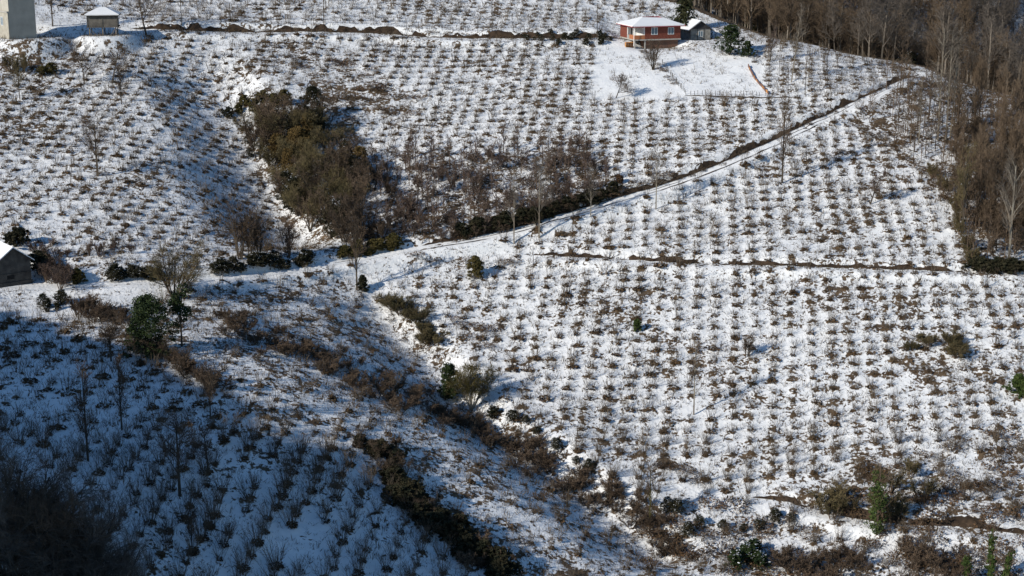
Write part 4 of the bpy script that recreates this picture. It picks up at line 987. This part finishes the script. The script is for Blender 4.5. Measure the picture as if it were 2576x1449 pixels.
for u, v in [(1145, 805), (1165, 815), (1200, 820), (1225, 830), (1250, 825), (1190, 850), (1215, 870), (1270, 660), (1295, 655), (1170, 655), (1050, 640), (1085, 655)]: bramble(u, v, .9, 'rust brown bramble patch on the snowy slope right of the middle gully', 'rust', 'brambles right of the middle gully')
for u, v in along([(1640, 1150), (1720, 1185), (1780, 1200)], 9, 8): bramble(u, v, .8, 'brown bramble patch on the bare bank in the lower orchard', 'litter', 'brambles in the lower orchard')
for u, v in inside(Z_VALLEY, 70, (540, 700, 1740, 1450)): bramble(u, v, srng.uniform(.4, .8), 'brown weedy tuft on the rough slope of the middle valley', 'litter_grey', 'weedy tufts in the middle valley', name='weed_tuft', cat_='weeds')
shrubs(along([(920, 1110), (980, 1170), (1020, 1240), (1090, 1310), (1180, 1390), (1260, 1440)], 26, 18), 'multi', ('bark', 'twig'), 2.0, 'brown shrub among the dark hedge at the shadow edge', 'brown_shrub', 'shrub', 'brown shrubs at the shadow edge', w=1.4)
shrubs(along([(1150, 600), (1300, 565), (1440, 526), (1560, 492)], 22, 6), 'multi', ('bark', 'twig'), 1.8, 'brown shrub in front of the hedge above the track', 'brown_shrub', 'shrub', 'brown shrubs in front of the track hedge', w=1.5)
shrubs(inside(Z_SCRUB, 44, (930, 370, 1550, 610)), 'multi', ('twig', 'red_twig'), 2.2, 'mauve brown shrub in the scrub between gully and track', 'underwood_shrub', 'shrub', 'shrubs in the scrub', w=1.3)
for u, v in along([(1612, 126), (1640, 150), (1665, 178), (1700, 214)], 9, 3): bramble(u, v, .6, 'brown weedy tuft along the path down from the brick house', 'litter', 'tufts along the house path', name='weed_tuft', cat_='weeds')
for u, v in along([(400, 74), (700, 76), (960, 72), (1300, 94)], 34, 2): bramble(u, v, srng.uniform(.35, .7), 'brown weedy tuft on the upper road bank', 'litter', 'tufts on the upper road bank', name='weed_tuft', cat_='weeds')
# right wood
shrubs(inside(Z_RWOOD, 170, (2130, 180, 2600, 690)), 'sapling', ('twig', 'twig'), 6.0, 'thin bare sapling in the young wood on the right', 'sapling', 'sapling', 'saplings in the right wood', 8, 1.3)
shrubs(inside(poly([(2410, 260), (2600, 300), (2600, 640), (2450, 560), (2400, 420)]), 64, (2400, 250, 2600, 640)), 'upright', ('twig', 'forest'), 8.5, 'brown bare tree in the right wood', 'bare_tree', 'tree', 'trees in the right wood', 5, .9)
shrubs(inside(poly([(2240, 200), (2330, 180), (2420, 240), (2400, 360), (2250, 340)]), 26, (2230, 180, 2430, 370)), 'sapling', ('bark', 'twig'), 6.5, 'slim bare tree among the birches near the crest', 'bare_tree', 'tree', 'slim trees near the crest', 5, 1.2)
shrubs(along([(2440, 676), (2500, 684), (2576, 684)], 14, 4), 'evershrub', ('bark', 'dark_green'), 1.8, 'dark bramble bush at the right end of the terrace', 'hedge_bush', 'bush', 'bramble hedge at the right end of the terrace', w=1.3)
shrubs(along([(2330, 440), (2380, 470), (2400, 540), (2430, 620), (2450, 670)], 18, 8), 'multi', ('twig', 'olive_twig'), 2.6, 'olive bush along the edge of the right wood', 'olive_bush', 'bush', 'bushes along the right wood edge', w=1.1)
for u, v in along([(2440, 535), (2500, 545), (2560, 560)], 10, 6): bramble(u, v, 1.2, 'rust brown fern patch in the right wood', 'rust', 'ferns in the right wood', name='fern_patch', cat_='ferns')
for u, v in along([(2160, 325), (2230, 365), (2290, 410), (2360, 440)], 14, 5): bramble(u, v, .7, 'brown weedy tuft along the path beside the right wood', 'litter', 'tufts beside the right wood', name='weed_tuft', cat_='weeds')
for u, v in inside(Z_RWOOD, 50, (2130, 180, 2600, 690)): bramble(u, v, srng.uniform(.6, 1.2), 'brown weedy tuft on the floor of the right wood', 'litter', 'tufts in the right wood', name='weed_tuft', cat_='weeds')
shrubs(inside(poly([(2400, 280), (2600, 300), (2600, 650), (2450, 640), (2400, 480)]), 40, (2400, 270, 2600, 650)), 'multi', ('twig', 'forest'), 4.5, 'brown underwood shrub in the right wood', 'underwood_shrub', 'shrub', 'underwood in the right wood', w=1.1)
shrubs(along([(1300, 98), (1400, 98), (1470, 96), (1545, 98)], 16, 4), 'evershrub', ('bark', 'dark_green'), 1.2, 'small dark bush beside the upper road left of the brick house', 'evergreen_bush', 'bush', 'dark bushes by the upper road', w=1.2, snow=True)
shrubs([(1405, 112), (1475, 114), (1512, 112)], 'evershrub', ('bark', 'dark_green'), 2.0, 'dark conical bush below the upper road left of the brick house', 'evergreen_bush', 'bush', 'conical bushes below the upper road', w=.8)
shrubs([(105, 188), (128, 186)], 'evershrub', ('bark', 'olive'), 2.0, 'dark olive bush on the upper left slope', 'olive_bush', 'bush', 'olive bushes on the upper left slope', w=1.2)
shrubs([(40, 180), (30, 176), (60, 182)], 'multi', ('twig', 'olive_twig'), 2.8, 'brown shrub on the upper left slope near the picture edge', 'brown_shrub', 'shrub', 'shrubs on the upper left slope')
# thin trees around the crest
for u, vb, vt in ((2226, 205, 140), (2104, 207, 130), (2282, 227, 166), (2062, 230, 172), (2165, 232, 165), (2025, 240, 100), (1982, 238, 165), (2040, 205, 120), (2130, 190, 130), (2190, 200, 150), (1960, 190, 110), (2080, 190, 120)):
    tree('sapling', u, vb, vt, 'thin bare sapling between the garden and the crest', ('bark', 'twig'), 'sapling', 'sapling', w=1.2, group='saplings near the crest')
# lower right brush
for u, v in inside(Z_BRUSHR, 46, (1990, 1080, 2600, 1340)): bramble(u, v, srng.uniform(.8, 1.5), 'red brown bramble patch in the brush at lower right', 'rust' if srng.rand() < .5 else 'litter', 'brambles in the lower right brush')
shrubs([(2080, 1290), (2110, 1285), (2140, 1290), (2095, 1305), (2230, 1300), (2250, 1315), (2270, 1300), (2320, 1260), (2235, 1240), (2290, 1200)], 'multi', ('twig', 'olive_twig'), 3.0, 'brown olive shrub around the bright ivy tree', 'brown_shrub', 'shrub', 'shrubs around the ivy tree', w=1.4)
shrubs([(2335, 870), (2290, 880), (2405, 900), (2390, 870), (2420, 880)], 'bushy', ('twig', 'olive_twig'), 2.8, 'olive dark bush clump in the right orchard', 'olive_bush', 'bush', 'olive bush clump in the right orchard', w=1.0)
shrubs([(2560, 990), (2580, 1000)], 'evershrub', ('bark', 'ivy'), 2.6, 'green bush at the right edge of the orchard', 'evergreen_bush', 'bush', 'green bushes at the right edge', w=1.1)
shrubs([(1880, 1415), (1850, 1430), (1910, 1430), (1895, 1395)], 'evershrub', ('bark', 'evergreen'), 2.6, 'green evergreen bush at the bottom edge', 'evergreen_bush', 'bush', 'green bushes at the bottom edge', w=1.1, snow=True)
shrubs([(1680, 1285), (1700, 1290), (1760, 1320), (1820, 1330), (1870, 1335), (1910, 1330), (1950, 1310), (1990, 1310), (1730, 1345)], 'evershrub', ('bark', 'dark_green'), 1.6, 'dark bush along the lower footpath edge', 'evergreen_bush', 'bush', 'dark bushes along the footpath', w=1.3, snow=True)
for u, v in inside(Z_THICK, 85, (1600, 1260, 2600, 1500)): bramble(u, v, srng.uniform(.8, 1.4), 'brown bramble patch in the thicket along the bottom', 'rust' if srng.rand() < .35 else 'litter', 'brambles in the bottom thicket')
shrubs(inside(poly([(1950, 1390), (2200, 1370), (2420, 1400), (2420, 1500), (1900, 1500)]), 24, (1900, 1360, 2430, 1500)), 'multi', ('twig', 'twig'), 2.6, 'tangled brown shrub in the thicket along the bottom', 'underwood_shrub', 'shrub', 'shrubs in the bottom thicket', w=1.5)
# near twiggy trees in the dark lower left corner
for i, (u, vt) in enumerate(((-50, 1080), (10, 1110), (70, 1150), (130, 1210), (40, 1200), (180, 1270), (100, 1290), (230, 1330), (150, 1340), (280, 1385), (-30, 1190))):
    y = 148 - 3 * srng.rand(); x = (u - U0) / FPX * y * 1.03; p = np.array([x, y, float(H(x, y))])
    plant('bushy', p, (at_y(u, vt, y)[2] - p[2]) * 1.1, 'dark tangled near tree in the lower left corner', 'bare_tree', 'tree', ('bark', 'grey_twig' if i % 2 else 'twig'), 'near trees in the lower left corner', w=.85, variant=10 + i % 4, seed=i)

# ------------------------------------------------------------------ far wood (reads as one mass)
frng = np.random.RandomState(5)
def fartree(seed):
    r = np.random.RandomState(seed); g = Geo(); h = 11.
    t = trunk(h, .09, (r.normal(0, .05), 0), (r.normal(0, .05), 0)); a = spawn(r, t, 18, .18, 1, .36, .62, .2, .5, .55, .016); b = spawn(r, a, 9, .2, 1, .65, .6, .1, .6, .4, .012); c = spawn(r, b, 5, .2, 1, .75, .6, .03, .8, .4, .011)
    g.ribbons(*segs(t, 3), r, 1); g.ribbons(*segs(a, 2), r); g.ribbons(*segs(b, 1), r); g.ribbons(*segs(c, 1), r)
    return g.arrays()
FT = [fartree(900 + i) for i in range(12)]
n = 7600
fxp = frng.uniform(-5, 270, n); fyp = frng.uniform(300, 640, n)
ok = H(np.clip(fxp, XS[0], XS[-1]), np.clip(fyp, YS[0], YS[-1]), CREST) > 4.0
zz = np.maximum(np.where(fyp < 478, H(fxp, fyp), -999), zfar(fxp, fyp)); pu, pv = proj(fxp, fyp, zz); _, pvt = proj(fxp, fyp, zz + 11)
ok &= (pu > 1480) & (pu < 2720) & (pvt < 640) & (pv > -60)
fxp, fyp, zz, pu, pv = fxp[ok], fyp[ok], zz[ok], pu[ok], pv[ok]
print('far trees', len(fxp))
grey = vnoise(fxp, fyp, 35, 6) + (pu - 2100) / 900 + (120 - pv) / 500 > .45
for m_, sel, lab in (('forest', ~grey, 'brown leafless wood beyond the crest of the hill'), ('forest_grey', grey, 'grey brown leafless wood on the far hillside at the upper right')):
    I = np.where(sel)[0]
    o = merge(FT, frng.randint(0, 12, len(I)), np.c_[fxp[I], fyp[I], zz[I]], frng.rand(len(I)) * 6.28, frng.uniform(.7, 1.25, len(I)), 'far_wood', [m_, 'pale_far'])
    tag(o, lab, 'wood', None, 'stuff')
# evergreens scattered in the far wood
for i in range(14):
    k = frng.randint(len(fxp)); plant('evershrub', np.array([fxp[k], fyp[k], zz[k]]), frng.uniform(4, 6.5), 'dark evergreen tree half hidden in the far wood', 'evergreen_tree', 'tree', ('bark', 'dark_green'), 'evergreens in the far wood', variant=20 + i % 3, snow=True, seed=i)

# ------------------------------------------------------------------ dry grass and weeds poking through the snow (uncountable)
grng = np.random.RandomState(31)
n = 190000
def NEARB(x, y):
    out = np.zeros(np.shape(x))
    for L, a, b in ((upL, -.4, 1.8), (trL[8:], -.2, 1.6), (teL, -.3, 1.4), (lbL, -.3, 1.8)):
        d, s, run, tot = seg_dist(x, y, np.c_[resample(L, 2.0), np.zeros(len(resample(L, 2.0)))]); d = d * s
        out += np.where((d > a) & (d < b) & (run > .5) & (run < tot - .5), .9, 0)
    return out
gx = grng.uniform(-120, 122, n); gy = grng.uniform(140, 385, n)
gzz = H(gx, gy); gu, gv = proj(gx, gy, gzz)
dens = .55 + 1.5 * np.clip(fbm(gx, gy, 9, 2, 3) - .42, 0, 1) + 5.0 * np.clip(H(gx, gy, BARE), -.13, .12) + NEARB(gx, gy)
ok = (gu > -40) & (gu < 2620) & (gv > -30) & (gv < 1500) & (H(gx, gy, CREST) < 2) & (grng.rand(n) < dens)
tr = seg_dist(gx, gy, trL); ok &= ~((tr[0] < 3.2) & (tr[1] < 0))
gx, gy, gzz = gx[ok], gy[ok], gzz[ok]
print('tufts', len(gx))
def tuft(seed, h, nb, spread):
    r = np.random.RandomState(seed); b = stems(r, nb, h, spread, .016, .16, .5, .5); g = Geo(); g.ribbons(*segs(b, 1), r); return g.arrays()
TU = [tuft(i, .5, 6, 1.1) for i in range(8)] + [tuft(20 + i, 1.0, 4, .5) for i in range(5)]
o = merge(TU, grng.randint(0, len(TU), len(gx)), np.c_[gx, gy, gzz], grng.rand(len(gx)) * 6.28, grng.uniform(.6, 1.4, len(gx)), 'dry_grass', ['straw'])
tag(o, 'brown dry grass and weeds poking through the thin snow', 'dry grass', None, 'stuff')
